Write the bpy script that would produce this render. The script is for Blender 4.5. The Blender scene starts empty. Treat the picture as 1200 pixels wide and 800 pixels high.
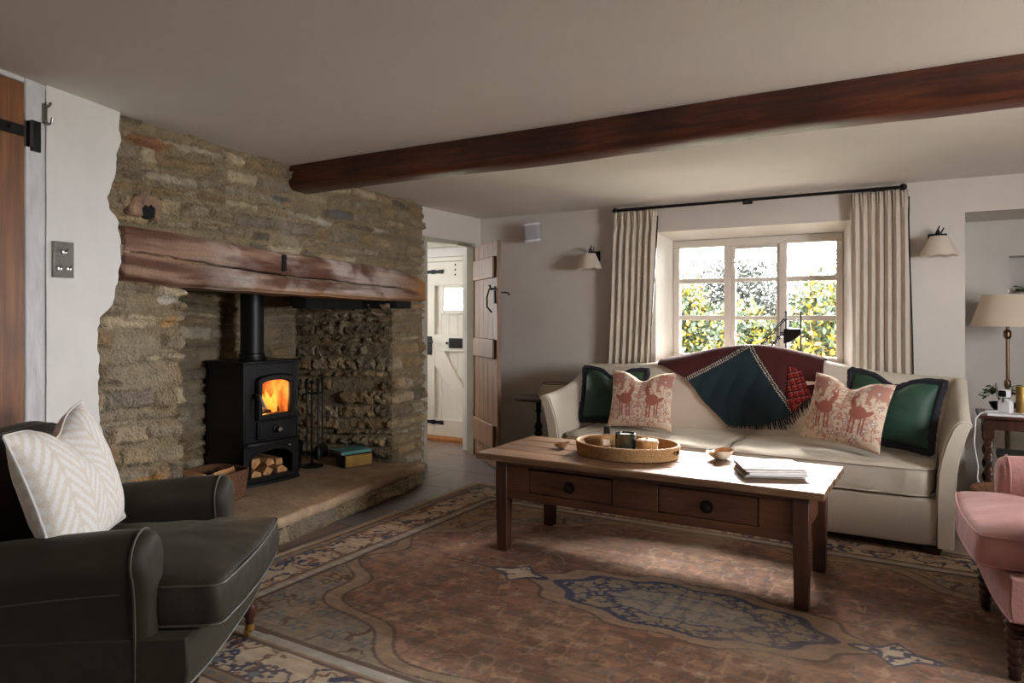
import bpy, math, random
import numpy as np
from mathutils import Vector, Matrix
PI = math.pi
random.seed(7)
SC = bpy.context.scene
COL = SC.collection

# ------------------------------------------------------------------ helpers
def lin(c):
    return tuple((v/255/12.92 if v/255 <= .04045 else ((v/255+.055)/1.055)**2.4) for v in c)
def rgba(c): return lin(c)+(1.0,)

class MB:
    """collects shapes and links them as one mesh object"""
    def __init__(s): s.v = []; s.f = []; s.n = 0
    def add(s, vs, fs):
        b = s.n
        s.v.extend([tuple(map(float, v)) for v in vs]); s.n += len(vs)
        s.f.extend([tuple(b+i for i in f) for f in fs])
        return s
    def box(s, x0, x1, y0, y1, z0, z1):
        return s.add([(x0,y0,z0),(x1,y0,z0),(x1,y1,z0),(x0,y1,z0),(x0,y0,z1),(x1,y0,z1),(x1,y1,z1),(x0,y1,z1)],
              [(0,3,2,1),(4,5,6,7),(0,1,5,4),(1,2,6,5),(2,3,7,6),(3,0,4,7)])
    def loft(s, rings, cap=True, closed=True, loop=False):
        n = len(rings[0]); vs = [p for r in rings for p in r]; fs = []
        m = len(rings)
        for i in range(m if loop else m-1):
            a = i*n; b = ((i+1) % m)*n
            for j in range(n if closed else n-1):
                k = (j+1) % n
                fs.append((a+j, a+k, b+k, b+j))
        if cap and closed and not loop:
            fs.append(tuple(range(n-1, -1, -1))); fs.append(tuple((m-1)*n+j for j in range(n)))
        return s.add(vs, fs)
    def tube(s, pts, r, n=10, cap=True):
        pts = [Vector(p) for p in pts]
        rs = r if isinstance(r, (list, tuple)) else [r]*len(pts)
        t0 = (pts[1]-pts[0]).normalized()
        up = Vector((0,0,1)) if abs(t0.z) < .9 else Vector((1,0,0))
        a = t0.cross(up).normalized(); rings = []
        for i, p in enumerate(pts):
            t = (pts[min(i+1, len(pts)-1)]-pts[max(i-1, 0)]).normalized()
            a = (a-t*a.dot(t)).normalized(); b = t.cross(a)
            rings.append([p+(a*math.cos(2*PI*k/n)+b*math.sin(2*PI*k/n))*rs[i] for k in range(n)])
        return s.loft(rings, cap)
    def lathe(s, prof, c=(0,0,0), n=24, cap=True):
        return s.loft([[(c[0]+r*math.cos(2*PI*k/n), c[1]+r*math.sin(2*PI*k/n), c[2]+z) for k in range(n)] for r, z in prof], cap)
    def prism(s, poly, y0, y1):            # poly in x,z, pushed along y
        return s.loft([[(x, y0, z) for x, z in poly], [(x, y1, z) for x, z in poly]])
    def bar(s, p, q, w, h, up=(0,0,1)):
        p = Vector(p); q = Vector(q); t = (q-p).normalized(); a = t.cross(Vector(up)).normalized()*w/2; b = a.cross(t).normalized()*h/2
        return s.loft([[x+a+b, x-a+b, x-a-b, x+a-b] for x in (p, q)])
    def ball(s, c, r, n=12, m=8):
        r = r if isinstance(r, (list, tuple)) else (r, r, r)
        return s.loft([[(c[0]+r[0]*math.sin(PI*i/m)*math.cos(2*PI*k/n), c[1]+r[1]*math.sin(PI*i/m)*math.sin(2*PI*k/n), c[2]-r[2]*math.cos(PI*i/m)) for k in range(n)]
                       for i in range(m+1) for _ in [0] if True] if False else
                      [[(c[0]+r[0]*max(.02, math.sin(PI*i/m))*math.cos(2*PI*k/n), c[1]+r[1]*max(.02, math.sin(PI*i/m))*math.sin(2*PI*k/n), c[2]-r[2]*math.cos(PI*i/m)) for k in range(n)] for i in range(m+1)])
    def xf(s, M):
        s.v = [tuple(M @ Vector(p)) for p in s.v]; return s
    def build(s, name, mat, parent=None, smooth=40, bevel=0, sub=0, label=None, seg=2, solid=0, M=None):
        me = bpy.data.meshes.new(name)
        me.from_pydata([tuple(M @ Vector(p)) for p in s.v] if M is not None else s.v, [], s.f); me.update()
        return finish(name, me, mat, parent, smooth, bevel, sub, label, seg, solid)

def finish(name, me, mat, parent=None, smooth=40, bevel=0, sub=0, label=None, seg=2, solid=0):
    o = bpy.data.objects.new(name, me); COL.objects.link(o)
    if mat: me.materials.append(mat)
    if smooth:
        me.polygons.foreach_set('use_smooth', [True]*len(me.polygons))
        if smooth < 180: me.set_sharp_from_angle(angle=math.radians(smooth))
    if parent: o.parent = parent
    if solid:
        m = o.modifiers.new('solid', 'SOLIDIFY'); m.thickness = solid; m.offset = 0
    if bevel:
        m = o.modifiers.new('bevel', 'BEVEL'); m.width = bevel; m.segments = seg; m.limit_method = 'ANGLE'; m.angle_limit = math.radians(35)
    if sub:
        m = o.modifiers.new('sub', 'SUBSURF'); m.levels = sub; m.render_levels = sub
    if label: o['label'] = label
    return o

def npmesh(name, P, mat, parent=None, colr=None, smooth=180, keep=None, solid=0, label=None, flip=False):
    """mesh from a grid of points P (rows, cols, 3) with an optional colour per point"""
    nv, nu = P.shape[:2]
    idx = np.arange(nv*nu).reshape(nv, nu)
    q = np.stack([idx[:-1,:-1], idx[:-1,1:], idx[1:,1:], idx[1:,:-1]], -1).reshape(-1, 4)
    if flip: q = q[:, ::-1]
    if keep is not None: q = q[keep.reshape(-1)]
    return rawmesh(name, P.reshape(-1, 3), q, mat, parent, None if colr is None else colr.reshape(-1, 3), smooth, solid, label)

def rawmesh(name, V, Q, mat, parent=None, colr=None, smooth=180, solid=0, label=None):
    me = bpy.data.meshes.new(name)
    nf, k = Q.shape
    me.vertices.add(len(V)); me.vertices.foreach_set('co', np.ascontiguousarray(V, dtype=np.float32).ravel())
    me.loops.add(nf*k); me.loops.foreach_set('vertex_index', np.ascontiguousarray(Q, dtype=np.int32).ravel())
    me.polygons.add(nf); me.polygons.foreach_set('loop_start', np.arange(0, nf*k, k, dtype=np.int32))
    me.update(calc_edges=True); me.validate()
    if colr is not None:
        at = me.color_attributes.new('Col', 'FLOAT_COLOR', 'POINT')
        at.data.foreach_set('color', np.concatenate([np.clip(colr, 0, 1), np.ones((len(colr), 1))], 1).astype(np.float32).ravel())
    return finish(name, me, mat, parent, smooth, 0, 0, label, 2, solid)

def tag(o, label, cat=None, group=None, kind=None):
    o['label'] = label
    if cat: o['category'] = cat
    if group: o['group'] = group
    if kind: o['kind'] = kind
    return o
def thing(name, label, cat, loc=(0,0,0), rz=0, group=None):
    o = bpy.data.objects.new(name, None); o.empty_display_size = .1; COL.objects.link(o)
    o.location = loc; o.rotation_euler = (0, 0, rz)
    return tag(o, label, cat, group)
def struct(o, label): return tag(o, label, None, None, 'structure')
def copy_tree(o, parent=None):
    c = o.copy(); COL.objects.link(c); c.parent = parent
    for ch in list(o.children): copy_tree(ch, c)
    return c

# value noise
_T = np.random.RandomState(3).rand(257*257).reshape(257, 257)
def vn(x, y, s=0):
    x = np.asarray(x, float)+s*17.31; y = np.asarray(y, float)+s*9.77
    xi = np.floor(x).astype(int); yi = np.floor(y).astype(int); fx = x-xi; fy = y-yi
    fx = fx*fx*(3-2*fx); fy = fy*fy*(3-2*fy)
    a = _T[xi % 256, yi % 256]; b = _T[(xi+1) % 256, yi % 256]; c = _T[xi % 256, (yi+1) % 256]; d = _T[(xi+1) % 256, (yi+1) % 256]
    return (a*(1-fx)+b*fx)*(1-fy)+(c*(1-fx)+d*fx)*fy
def fbm(x, y, s=0, o=4):
    t = 0; w = 1; tot = 0
    for i in range(o): t = t+w*vn(x*2**i, y*2**i, s+i); tot += w; w *= .5
    return t/tot
def sstep(a, b, x):
    t = np.clip((x-a)/(b-a), 0, 1); return t*t*(3-2*t)
def mixc(a, b, t):
    t = np.asarray(t)[..., None]; return np.asarray(a)*(1-t)+np.asarray(b)*t

# ------------------------------------------------------------------ materials
def nodes(name):
    m = bpy.data.materials.new(name); m.use_nodes = True
    nt = m.node_tree; return m, nt, nt.nodes['Principled BSDF']
def N(nt, t, **kw):
    n = nt.nodes.new(t)
    for k, v in kw.items():
        if hasattr(n, k): setattr(n, k, v)
    return n
def setin(n, **kw):
    for k, v in kw.items(): n.inputs[k.replace('_', ' ')].default_value = v

def mat(name, c, rough=.6, metal=0, var=.12, scale=6, stretch=(1,1,1), bump=0, bscale=60, sheen=0, c2=None, spec=.5, detail=5, coat=0):
    m, nt, b = nodes(name); L = nt.links
    tc = N(nt, 'ShaderNodeTexCoord'); mp = N(nt, 'ShaderNodeMapping'); mp.inputs['Scale'].default_value = stretch
    L.new(tc.outputs['Object'], mp.inputs['Vector'])
    nz = N(nt, 'ShaderNodeTexNoise'); setin(nz, Scale=scale, Detail=detail, Roughness=.6); L.new(mp.outputs[0], nz.inputs['Vector'])
    rp = N(nt, 'ShaderNodeValToRGB')
    a = lin(c); d = lin(c2) if c2 else tuple(x*(1-2*var) for x in a); e = a if c2 else tuple(min(1, x*(1+var)) for x in a)
    rp.color_ramp.elements[0].position = .3; rp.color_ramp.elements[1].position = .7
    rp.color_ramp.elements[0].color = d+(1,); rp.color_ramp.elements[1].color = e+(1,)
    L.new(nz.outputs['Fac'], rp.inputs[0]); L.new(rp.outputs[0], b.inputs['Base Color'])
    setin(b, Roughness=rough, Metallic=metal); b.inputs['Specular IOR Level'].default_value = spec
    if sheen: b.inputs['Sheen Weight'].default_value = sheen; b.inputs['Sheen Roughness'].default_value = .4; b.inputs['Sheen Tint'].default_value = tuple(min(1, x**.5*1.3) for x in lin(c))+(1,)
    if coat: b.inputs['Coat Weight'].default_value = coat; b.inputs['Coat Roughness'].default_value = .25
    if bump:
        n2 = N(nt, 'ShaderNodeTexNoise'); setin(n2, Scale=bscale, Detail=4); L.new(mp.outputs[0], n2.inputs['Vector'])
        bp = N(nt, 'ShaderNodeBump'); setin(bp, Strength=min(1, bump), Distance=.01*max(1, bump)); L.new(n2.outputs['Fac'], bp.inputs['Height']); L.new(bp.outputs[0], b.inputs['Normal'])
    return m

def attrmat(name, rough=.9, bump=.3, bscale=200, spec=.2, sheen=0, dist=.01):
    m, nt, b = nodes(name); L = nt.links
    at = N(nt, 'ShaderNodeAttribute'); at.attribute_name = 'Col'
    tc = N(nt, 'ShaderNodeTexCoord'); nz = N(nt, 'ShaderNodeTexNoise'); setin(nz, Scale=bscale, Detail=4); L.new(tc.outputs['Object'], nz.inputs['Vector'])
    mr = N(nt, 'ShaderNodeMapRange'); setin(mr, To_Min=.72, To_Max=1.28); L.new(nz.outputs['Fac'], mr.inputs['Value'])
    mx = N(nt, 'ShaderNodeVectorMath'); mx.operation = 'SCALE'; L.new(at.outputs['Color'], mx.inputs[0]); L.new(mr.outputs[0], mx.inputs['Scale'])
    L.new(mx.outputs[0], b.inputs['Base Color'])
    bp = N(nt, 'ShaderNodeBump'); setin(bp, Strength=bump, Distance=dist); L.new(nz.outputs['Fac'], bp.inputs['Height']); L.new(bp.outputs[0], b.inputs['Normal'])
    setin(b, Roughness=rough); b.inputs['Specular IOR Level'].default_value = spec
    if sheen: b.inputs['Sheen Weight'].default_value = sheen
    return m

def wood(name, c1, c2, c3, axis=0, rough=.5, scale=7, bump=.25, spec=.5):
    m, nt, b = nodes(name); L = nt.links
    st = [14, 14, 14]; st[axis] = 1.0
    tc = N(nt, 'ShaderNodeTexCoord'); mp = N(nt, 'ShaderNodeMapping'); mp.inputs['Scale'].default_value = st
    L.new(tc.outputs['Object'], mp.inputs['Vector'])
    nz = N(nt, 'ShaderNodeTexNoise'); setin(nz, Scale=scale*.35, Detail=8, Roughness=.65, Distortion=.6); L.new(mp.outputs[0], nz.inputs['Vector'])
    n3 = N(nt, 'ShaderNodeTexNoise'); setin(n3, Scale=3, Detail=3); L.new(tc.outputs['Object'], n3.inputs['Vector'])
    rp = N(nt, 'ShaderNodeValToRGB'); e = rp.color_ramp.elements
    e[0].position = .33; e[0].color = rgba(c1); e[1].position = .68; e[1].color = rgba(c3); k = e.new(.5); k.color = rgba(c2)
    ad = N(nt, 'ShaderNodeMath'); ad.operation = 'MULTIPLY_ADD'; ad.inputs[1].default_value = .45; L.new(n3.outputs['Fac'], ad.inputs[0])
    m2 = N(nt, 'ShaderNodeMath'); m2.operation = 'MULTIPLY_ADD'; m2.inputs[1].default_value = .75; m2.inputs[2].default_value = -.1; L.new(nz.outputs['Fac'], m2.inputs[0])
    L.new(m2.outputs[0], ad.inputs[2])
    L.new(ad.outputs[0], rp.inputs[0]); L.new(rp.outputs[0], b.inputs['Base Color'])
    bp = N(nt, 'ShaderNodeBump'); setin(bp, Strength=bump, Distance=.004); L.new(nz.outputs['Fac'], bp.inputs['Height']); L.new(bp.outputs[0], b.inputs['Normal'])
    setin(b, Roughness=rough); b.inputs['Specular IOR Level'].default_value = spec
    return m

def glassmat(name, tint=(1,1,1), ior=1.45):
    m, nt, b = nodes(name); L = nt.links; nt.nodes.remove(b)
    out = nt.nodes['Material Output']
    t = N(nt, 'ShaderNodeBsdfTransparent'); t.inputs[0].default_value = tint+(1,)
    g = N(nt, 'ShaderNodeBsdfGlossy'); setin(g, Roughness=.03)
    f = N(nt, 'ShaderNodeFresnel'); setin(f, IOR=ior)
    mx = N(nt, 'ShaderNodeMixShader'); L.new(f.outputs[0], mx.inputs[0]); L.new(t.outputs[0], mx.inputs[1]); L.new(g.outputs[0], mx.inputs[2])
    L.new(mx.outputs[0], out.inputs['Surface']); return m

def shade_mat(name, c):
    m, nt, b = nodes(name); L = nt.links
    out = nt.nodes['Material Output']
    setin(b, Roughness=.9); b.inputs['Base Color'].default_value = rgba(c)
    tl = N(nt, 'ShaderNodeBsdfTranslucent'); tl.inputs[0].default_value = rgba(c)
    mx = N(nt, 'ShaderNodeMixShader'); mx.inputs[0].default_value = .5
    L.new(b.outputs[0], mx.inputs[1]); L.new(tl.outputs[0], mx.inputs[2]); L.new(mx.outputs[0], out.inputs['Surface']); return m

def firemat(name):
    m, nt, b = nodes(name); L = nt.links; nt.nodes.remove(b)
    out = nt.nodes['Material Output']; em = N(nt, 'ShaderNodeEmission')
    tc = N(nt, 'ShaderNodeTexCoord'); nz = N(nt, 'ShaderNodeTexNoise'); setin(nz, Scale=14, Detail=4); L.new(tc.outputs['Object'], nz.inputs['Vector'])
    rp = N(nt, 'ShaderNodeValToRGB'); e = rp.color_ramp.elements
    e[0].position = .3; e[0].color = (.9, .1, .005, 1); e[1].position = .75; e[1].color = (1, .40, .055, 1)
    L.new(nz.outputs['Fac'], rp.inputs[0]); L.new(rp.outputs[0], em.inputs[0]); em.inputs[1].default_value = 2.0
    tr = N(nt, 'ShaderNodeBsdfTransparent'); mx = N(nt, 'ShaderNodeMixShader'); mx.inputs[0].default_value = .5
    L.new(tr.outputs[0], mx.inputs[1]); L.new(em.outputs[0], mx.inputs[2]); L.new(mx.outputs[0], out.inputs['Surface']); return m

M = {}
M['plaster'] = mat('plaster', (214,209,203), .9, var=.03, scale=2, bump=.12, bscale=9, spec=.2)
M['plaster_light'] = mat('plaster_light', (226,223,219), .9, var=.04, scale=3, bump=.2, bscale=9, spec=.2)
M['ceiling'] = mat('ceiling', (228,225,221), .9, var=.03, scale=1.2, bump=.1, bscale=5, spec=.2)
M['reveal'] = mat('reveal', (226,222,214), .85, var=.02, scale=3, bump=.1, bscale=9, spec=.2)
M['frame'] = mat('frame_paint', (210,204,195), .5, var=.04, scale=5)
M['sage'] = mat('sage_paint', (176,172,158), .5, var=.04, scale=5)
M['cream_door'] = mat('cream_door_paint', (226,221,208), .5, var=.03, scale=5)
M['white_wood'] = mat('distressed_white', (205,205,206), .6, var=.1, scale=9, stretch=(2,2,.6), bump=.5, bscale=20)
M['oak'] = wood('oak_brown', (92,54,30), (120,74,42), (146,96,58), 2, .5)
M['oak_pale'] = wood('oak_pale', (92,63,40), (122,88,58), (144,108,76), 2, .5)
M['beam'] = wood('beam_wood', (42,18,12), (76,36,22), (112,60,38), 0, .42, 9, .7)
M['lintel'] = wood('lintel_wood', (70,46,34), (116,84,66), (168,138,118), 0, .6, 6, .9)
M['table'] = wood('table_dark', (56,31,19), (84,51,32), (108,68,43), 0, .42, 8, .3)
M['table_leg'] = wood('table_leg', (42,24,16), (66,38,26), (84,52,35), 2, .4, 8, .3)
M['tabletop'] = wood('table_top', (84,58,40), (118,88,63), (146,115,88), 0, .34, 6, .3, .6)
M['dark_wood'] = wood('dark_wood', (36,20,15), (60,34,25), (84,48,35), 2, .3)
M['log'] = wood('split_log', (142,96,58), (184,134,86), (212,168,120), 1, .8)
M['bark'] = mat('bark', (70,50,36), .9, var=.3, scale=20, bump=.8, bscale=40)
M['iron'] = mat('black_iron', (22,21,21), .45, .6, var=.15, scale=12, bump=.1, bscale=90)
M['stove'] = mat('stove_black', (24,25,27), .42, .35, var=.08, scale=8, bump=.06, bscale=160)
M['chrome'] = mat('chrome', (210,210,210), .3, 1, var=.05)
M['bright_steel'] = mat('bright_steel', (214,212,208), .4, .35, var=.05)
M['steel'] = mat('brushed_steel', (140,138,134), .3, 1, var=.1, scale=30, stretch=(1,1,8))
M['brass'] = mat('aged_brass', (170,138,82), .5, 1, var=.15, scale=10)
M['brass_pole'] = mat('antique_brass', (128,108,84), .32, 1, var=.1, scale=10)
M['linen'] = mat('sofa_linen', (192,184,171), .85, var=.04, scale=3, bump=.18, bscale=260, sheen=.15, spec=.2)
M['velvet_olive'] = mat('olive_velvet', (50,46,36), .6, var=.14, scale=5, bump=.08, bscale=60, sheen=.3, spec=.3)
M['piping_olive'] = mat('olive_piping', (74,71,61), .5, var=.06)
M['pink'] = mat('pink_linen', (176,132,130), .8, var=.08, scale=6, bump=.25, bscale=70, sheen=.3, spec=.2)
M['green_velvet'] = mat('green_velvet', (38,68,54), .55, var=.22, scale=7, sheen=.35, spec=.3)
M['navy'] = mat('navy_fringe', (26,27,38), .9, var=.3, scale=60, bump=.8, bscale=220)
M['cloth_attr'] = attrmat('woven_cloth', .9, .2, 300)
M['rug'] = attrmat('rug_pile', .95, .35, 240)
M['stone'] = attrmat('rubble_stone', .9, 1.0, 70, dist=.03)
M['slab'] = mat('hearth_slab', (178,156,130), .8, var=.14, scale=7, bump=.9, bscale=26, c2=(146,122,98))
M['white_cloth'] = mat('white_cloth', (226,220,212), .9, var=.03)
M['shade'] = shade_mat('lamp_shade', (242,232,216))
M['shade_white'] = shade_mat('sconce_shade', (238,230,220))
M['curtain'] = mat('curtain_linen', (200,190,177), .9, var=.05, scale=4, bump=.2, bscale=260, spec=.2)
M['wicker'] = mat('wicker', (200,158,106), .65, var=.25, scale=120, bump=.9, bscale=160, c2=(148,106,64))
M['wicker_dark'] = mat('wicker_dark', (126,86,56), .75, var=.3, scale=90, bump=.9, bscale=120, c2=(74,46,30))
M['glass'] = glassmat('window_glass')
M['stove_glass'] = glassmat('stove_glass', (.95,.9,.85))
M['bottle_glass'] = glassmat('bottle_glass', (.93,.95,.95), 2.1)
M['fire'] = firemat('flame')
M['shell'] = mat('shell', (226,208,186), .35, var=.1, scale=12)
M['shell_dark'] = mat('shell_inside', (178,128,84), .3, var=.2, scale=14)
M['dark_glass'] = mat('dark_green_glass', (18,32,30), .1, var=.1)
M['wax'] = mat('wax', (232,222,202), .5, var=.02)
M['paper'] = mat('paper', (232,230,228), .55, var=.05, scale=20)
M['paper_dark'] = mat('paper_dark', (84,76,78), .45, var=.3, scale=14, c2=(190,182,180))
M['white_plastic'] = mat('white_plastic', (232,232,236), .35, var=.02)
M['grey_mesh'] = mat('grey_mesh', (168,168,172), .8, var=.06, scale=120)
M['black'] = mat('black_gloss', (12,12,13), .2, var=.05)
M['teal'] = mat('teal_cover', (86,142,140), .6, var=.12)
M['soot_and_shade'] = mat('soot_and_shade', (16,14,13), .95, var=.3)  # soot black, also the painted shade of the slot and vent
M['dark_green'] = mat('dark_green_canvas', (44,50,44), .8, var=.15)
M['leaf_green'] = mat('leaf_green', (64,96,38), .5, var=.3, scale=8, c2=(36,62,24))
M['leaf_yellow'] = mat('leaf_yellow', (126,104,12), .6, var=.3, scale=4, c2=(80,70,10))
M['leaf_lime'] = mat('leaf_lime', (42,56,22), .6, var=.3, scale=4, c2=(26,42,16))
M['leaf_grey'] = mat('leaf_grey', (42,46,38), .7, var=.3, scale=3, c2=(28,32,28))
M['leaf_dark'] = mat('leaf_dark', (34,50,30), .7, var=.3, scale=3, c2=(20,32,20))
M['twig'] = mat('twig', (92,80,66), .8, var=.2)
M['lawn'] = mat('lawn', (52,74,34), .9, var=.3, scale=4)
M['terracotta'] = mat('doormat', (170,108,52), .9, var=.2, scale=30, bump=.8, bscale=200)
M['brick_out'] = mat('garden_brick', (150,112,92), .9, var=.25, scale=9)
SKY, SUN, HALL, EXPO = 22.0, 26.0, 1.0, 1.0
# ------------------------------------------------------------------ the room shell
H = 2.135
def flagmat():
    m, nt, b = nodes('flagstone'); L = nt.links
    tc = N(nt, 'ShaderNodeTexCoord'); br = N(nt, 'ShaderNodeTexBrick'); L.new(tc.outputs['Object'], br.inputs['Vector'])
    setin(br, Scale=1.0, Mortar_Size=.008, Brick_Width=.75, Row_Height=.52, Mortar_Smooth=.3)
    br.inputs['Color1'].default_value = rgba((132,104,84)); br.inputs['Color2'].default_value = rgba((112,108,112)); br.inputs['Mortar'].default_value = rgba((70,56,46))
    nz = N(nt, 'ShaderNodeTexNoise'); setin(nz, Scale=5, Detail=6); L.new(tc.outputs['Object'], nz.inputs['Vector'])
    mx = N(nt, 'ShaderNodeMix'); mx.data_type = 'RGBA'; mx.blend_type = 'MULTIPLY'; mx.inputs[0].default_value = .7
    rp = N(nt, 'ShaderNodeValToRGB'); rp.color_ramp.elements[0].color = (.45,.42,.42,1); rp.color_ramp.elements[1].color = (1.25,1.15,1.05,1)
    L.new(nz.outputs['Fac'], rp.inputs[0]); L.new(br.outputs['Color'], mx.inputs[6]); L.new(rp.outputs[0], mx.inputs[7]); L.new(mx.outputs[2], b.inputs['Base Color'])
    bp = N(nt, 'ShaderNodeBump'); setin(bp, Strength=.4, Distance=.01); L.new(nz.outputs['Fac'], bp.inputs['Height']); L.new(bp.outputs[0], b.inputs['Normal'])
    setin(b, Roughness=.38); return m
M['flag'] = flagmat()

struct(MB().box(-5.6, 2.0, -1.9, 6.02, -.12, 0).build('floor', M['flag'], bevel=0), 'brown flagstone floor of the room and hall')
struct(MB().box(-5.6, 2.6, -1.9, 6.1, H, H+.2).build('ceiling', M['ceiling']), 'low off-white plaster ceiling of the cottage room')

# back wall with a splayed window recess and an alcove
def back_wall():
    b = MB(); y0, y1, ya = 5.40, 5.76, 5.98
    wx0, wx1, wz0, wz1 = -1.915, -.505, .87, 1.912          # opening on the room face
    fx0, fx1, fz0, fz1 = -1.85, -.589, .895, 1.858          # opening at the frame
    ax = .152; az = 1.915
    xs = [-3.72, wx0, wx1, ax]; zs = [-.1, wz0, wz1, H+.05]
    for i in range(3):
        for j in range(3):
            if i == 1 and j == 1: continue
            b.add([(xs[i],y0,zs[j]),(xs[i+1],y0,zs[j]),(xs[i+1],y0,zs[j+1]),(xs[i],y0,zs[j+1])], [(0,1,2,3)])
    # alcove
    b.add([(ax,y0,az),(1.9,y0,az),(1.9,y0,H+.05),(ax,y0,H+.05)], [(0,1,2,3)])
    b.add([(ax,y0,-.1),(ax,ya,-.1),(ax,ya,az),(ax,y0,az)], [(3,2,1,0)])
    b.add([(ax,y0,az),(1.9,y0,az),(1.9,ya,az),(ax,ya,az)], [(0,3,2,1)])
    nx0, nx1, nz0, nz1 = .425, 1.05, 1.30, 1.665
    xs = [ax, nx0, nx1, 1.9]; zs = [-.1, nz0, nz1, az]
    for i in range(3):
        for j in range(3):
            if i == 1 and j == 1: continue
            b.add([(xs[i],ya,zs[j]),(xs[i+1],ya,zs[j]),(xs[i+1],ya,zs[j+1]),(xs[i],ya,zs[j+1])], [(0,1,2,3)])
    A = [(nx0,ya,nz0),(nx1,ya,nz0),(nx1,ya,nz1),(nx0,ya,nz1)]; B = [(p[0],ya+.2,p[2]) for p in A]
    b.add(A+B, [(0,1,5,4),(1,2,6,5),(2,3,7,6),(3,0,4,7),(4,5,6,7)])
    b.add([(1.9,y0,-.1),(1.9,ya,-.1),(1.9,ya,H),(1.9,y0,H)], [(0,1,2,3)])
    # outer skin keeps daylight out
    xs = [-3.72, fx0, fx1, 2.4]; zs = [-.1, fz0, fz1, H+.05]
    for i in range(3):
        for j in range(3):
            if i == 1 and j == 1: continue
            yy = y1 if i < 2 else 6.22
            b.add([(xs[i],yy,zs[j]),(xs[i+1],yy,zs[j]),(xs[i+1],yy,zs[j+1]),(xs[i],yy,zs[j+1])], [(3,2,1,0)])
    b.add([(fx1,y1,-.1),(fx1,6.22,-.1),(fx1,6.22,H),(fx1,y1,H)], [(0,1,2,3)])
    o = b.build('wall_back', M['plaster'], smooth=0)
    struct(o, 'warm grey plaster wall around the window and the alcove')
    r = MB()
    A = [(wx0,y0,wz0),(wx1,y0,wz0),(wx1,y0,wz1),(wx0,y0,wz1)]; B = [(fx0,5.66,fz0),(fx1,5.66,fz0),(fx1,5.66,fz1),(fx0,5.66,fz1)]; C = [(p[0],y1,p[2]) for p in B]
    r.add(A+B+C, [(0,1,5,4),(1,2,6,5),(2,3,7,6),(3,0,4,7),(4,5,9,8),(5,6,10,9),(6,7,11,10),(7,4,8,11)])
    r.build('window_reveal', M['reveal'], o, smooth=0, label='white splayed reveal of the window recess')
back_wall()

def window():
    root = thing('window_1', 'grey painted three-light cottage window with nine panes behind the sofa', None); root['kind'] = 'structure'
    f = MB(); x0, x1, z0, z1 = -1.85, -.589, .895, 1.858; ya, yb = 5.635, 5.70
    f.box(x0,x1,ya,yb,z0,z0+.05); f.box(x0,x1,ya,yb,z1-.06,z1)
    f.box(x0,x0+.05,ya,yb,z0+.05,z1-.06); f.box(x1-.045,x1,ya,yb,z0+.05,z1-.06)
    for a, c in ((-1.442,-1.39), (-1.03,-.972)): f.box(a,c,ya,yb,z0+.05,z1-.06)
    f.build('window_frame', M['frame'], root, bevel=.006)
    g = MB(); za, zb = z0+.05, z1-.06
    for a, c in ((-1.80,-1.442), (-.972,-.634)):
        for z in (1.53, 1.235): g.box(a,c,5.652,5.69,z-.020,z+.020)
    g.build('glazing_bar', M['frame'], root, bevel=.004)
    cs = MB(); a, c = -1.39, -1.03
    cs.box(a,a+.034,5.65,5.685,za,zb); cs.box(c-.022,c,5.65,5.685,za,zb); cs.box(a+.034,c-.022,5.65,5.685,za,za+.025); cs.box(a+.034,c-.022,5.65,5.685,zb-.025,zb)
    for z in (1.53, 1.235): cs.box(a+.034,c-.022,5.652,5.682,z-.015,z+.015)
    k = cs.build('casement', M['frame'], root, bevel=.004)
    for z in (1.665, 1.10):
        h = MB().box(a+.004,a+.03,5.635,5.65,z-.03,z+.03); h.tube([(a+.017,5.64,z),(a+.017,5.615,z),(a+.075,5.61,z+.004)], .006, 8); h.ball((a+.08,5.61,z+.004), .011)
        h.build('catch', M['frame'], k)
    MB().box(-1.80,-.634,5.668,5.672,za,zb).build('glass_pane', M['glass'], root, smooth=0)
    MB().box(-1.86,-.56,5.56,5.634,.872,.893).build('window_sill', M['frame'], root, bevel=.006)
window()

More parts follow.
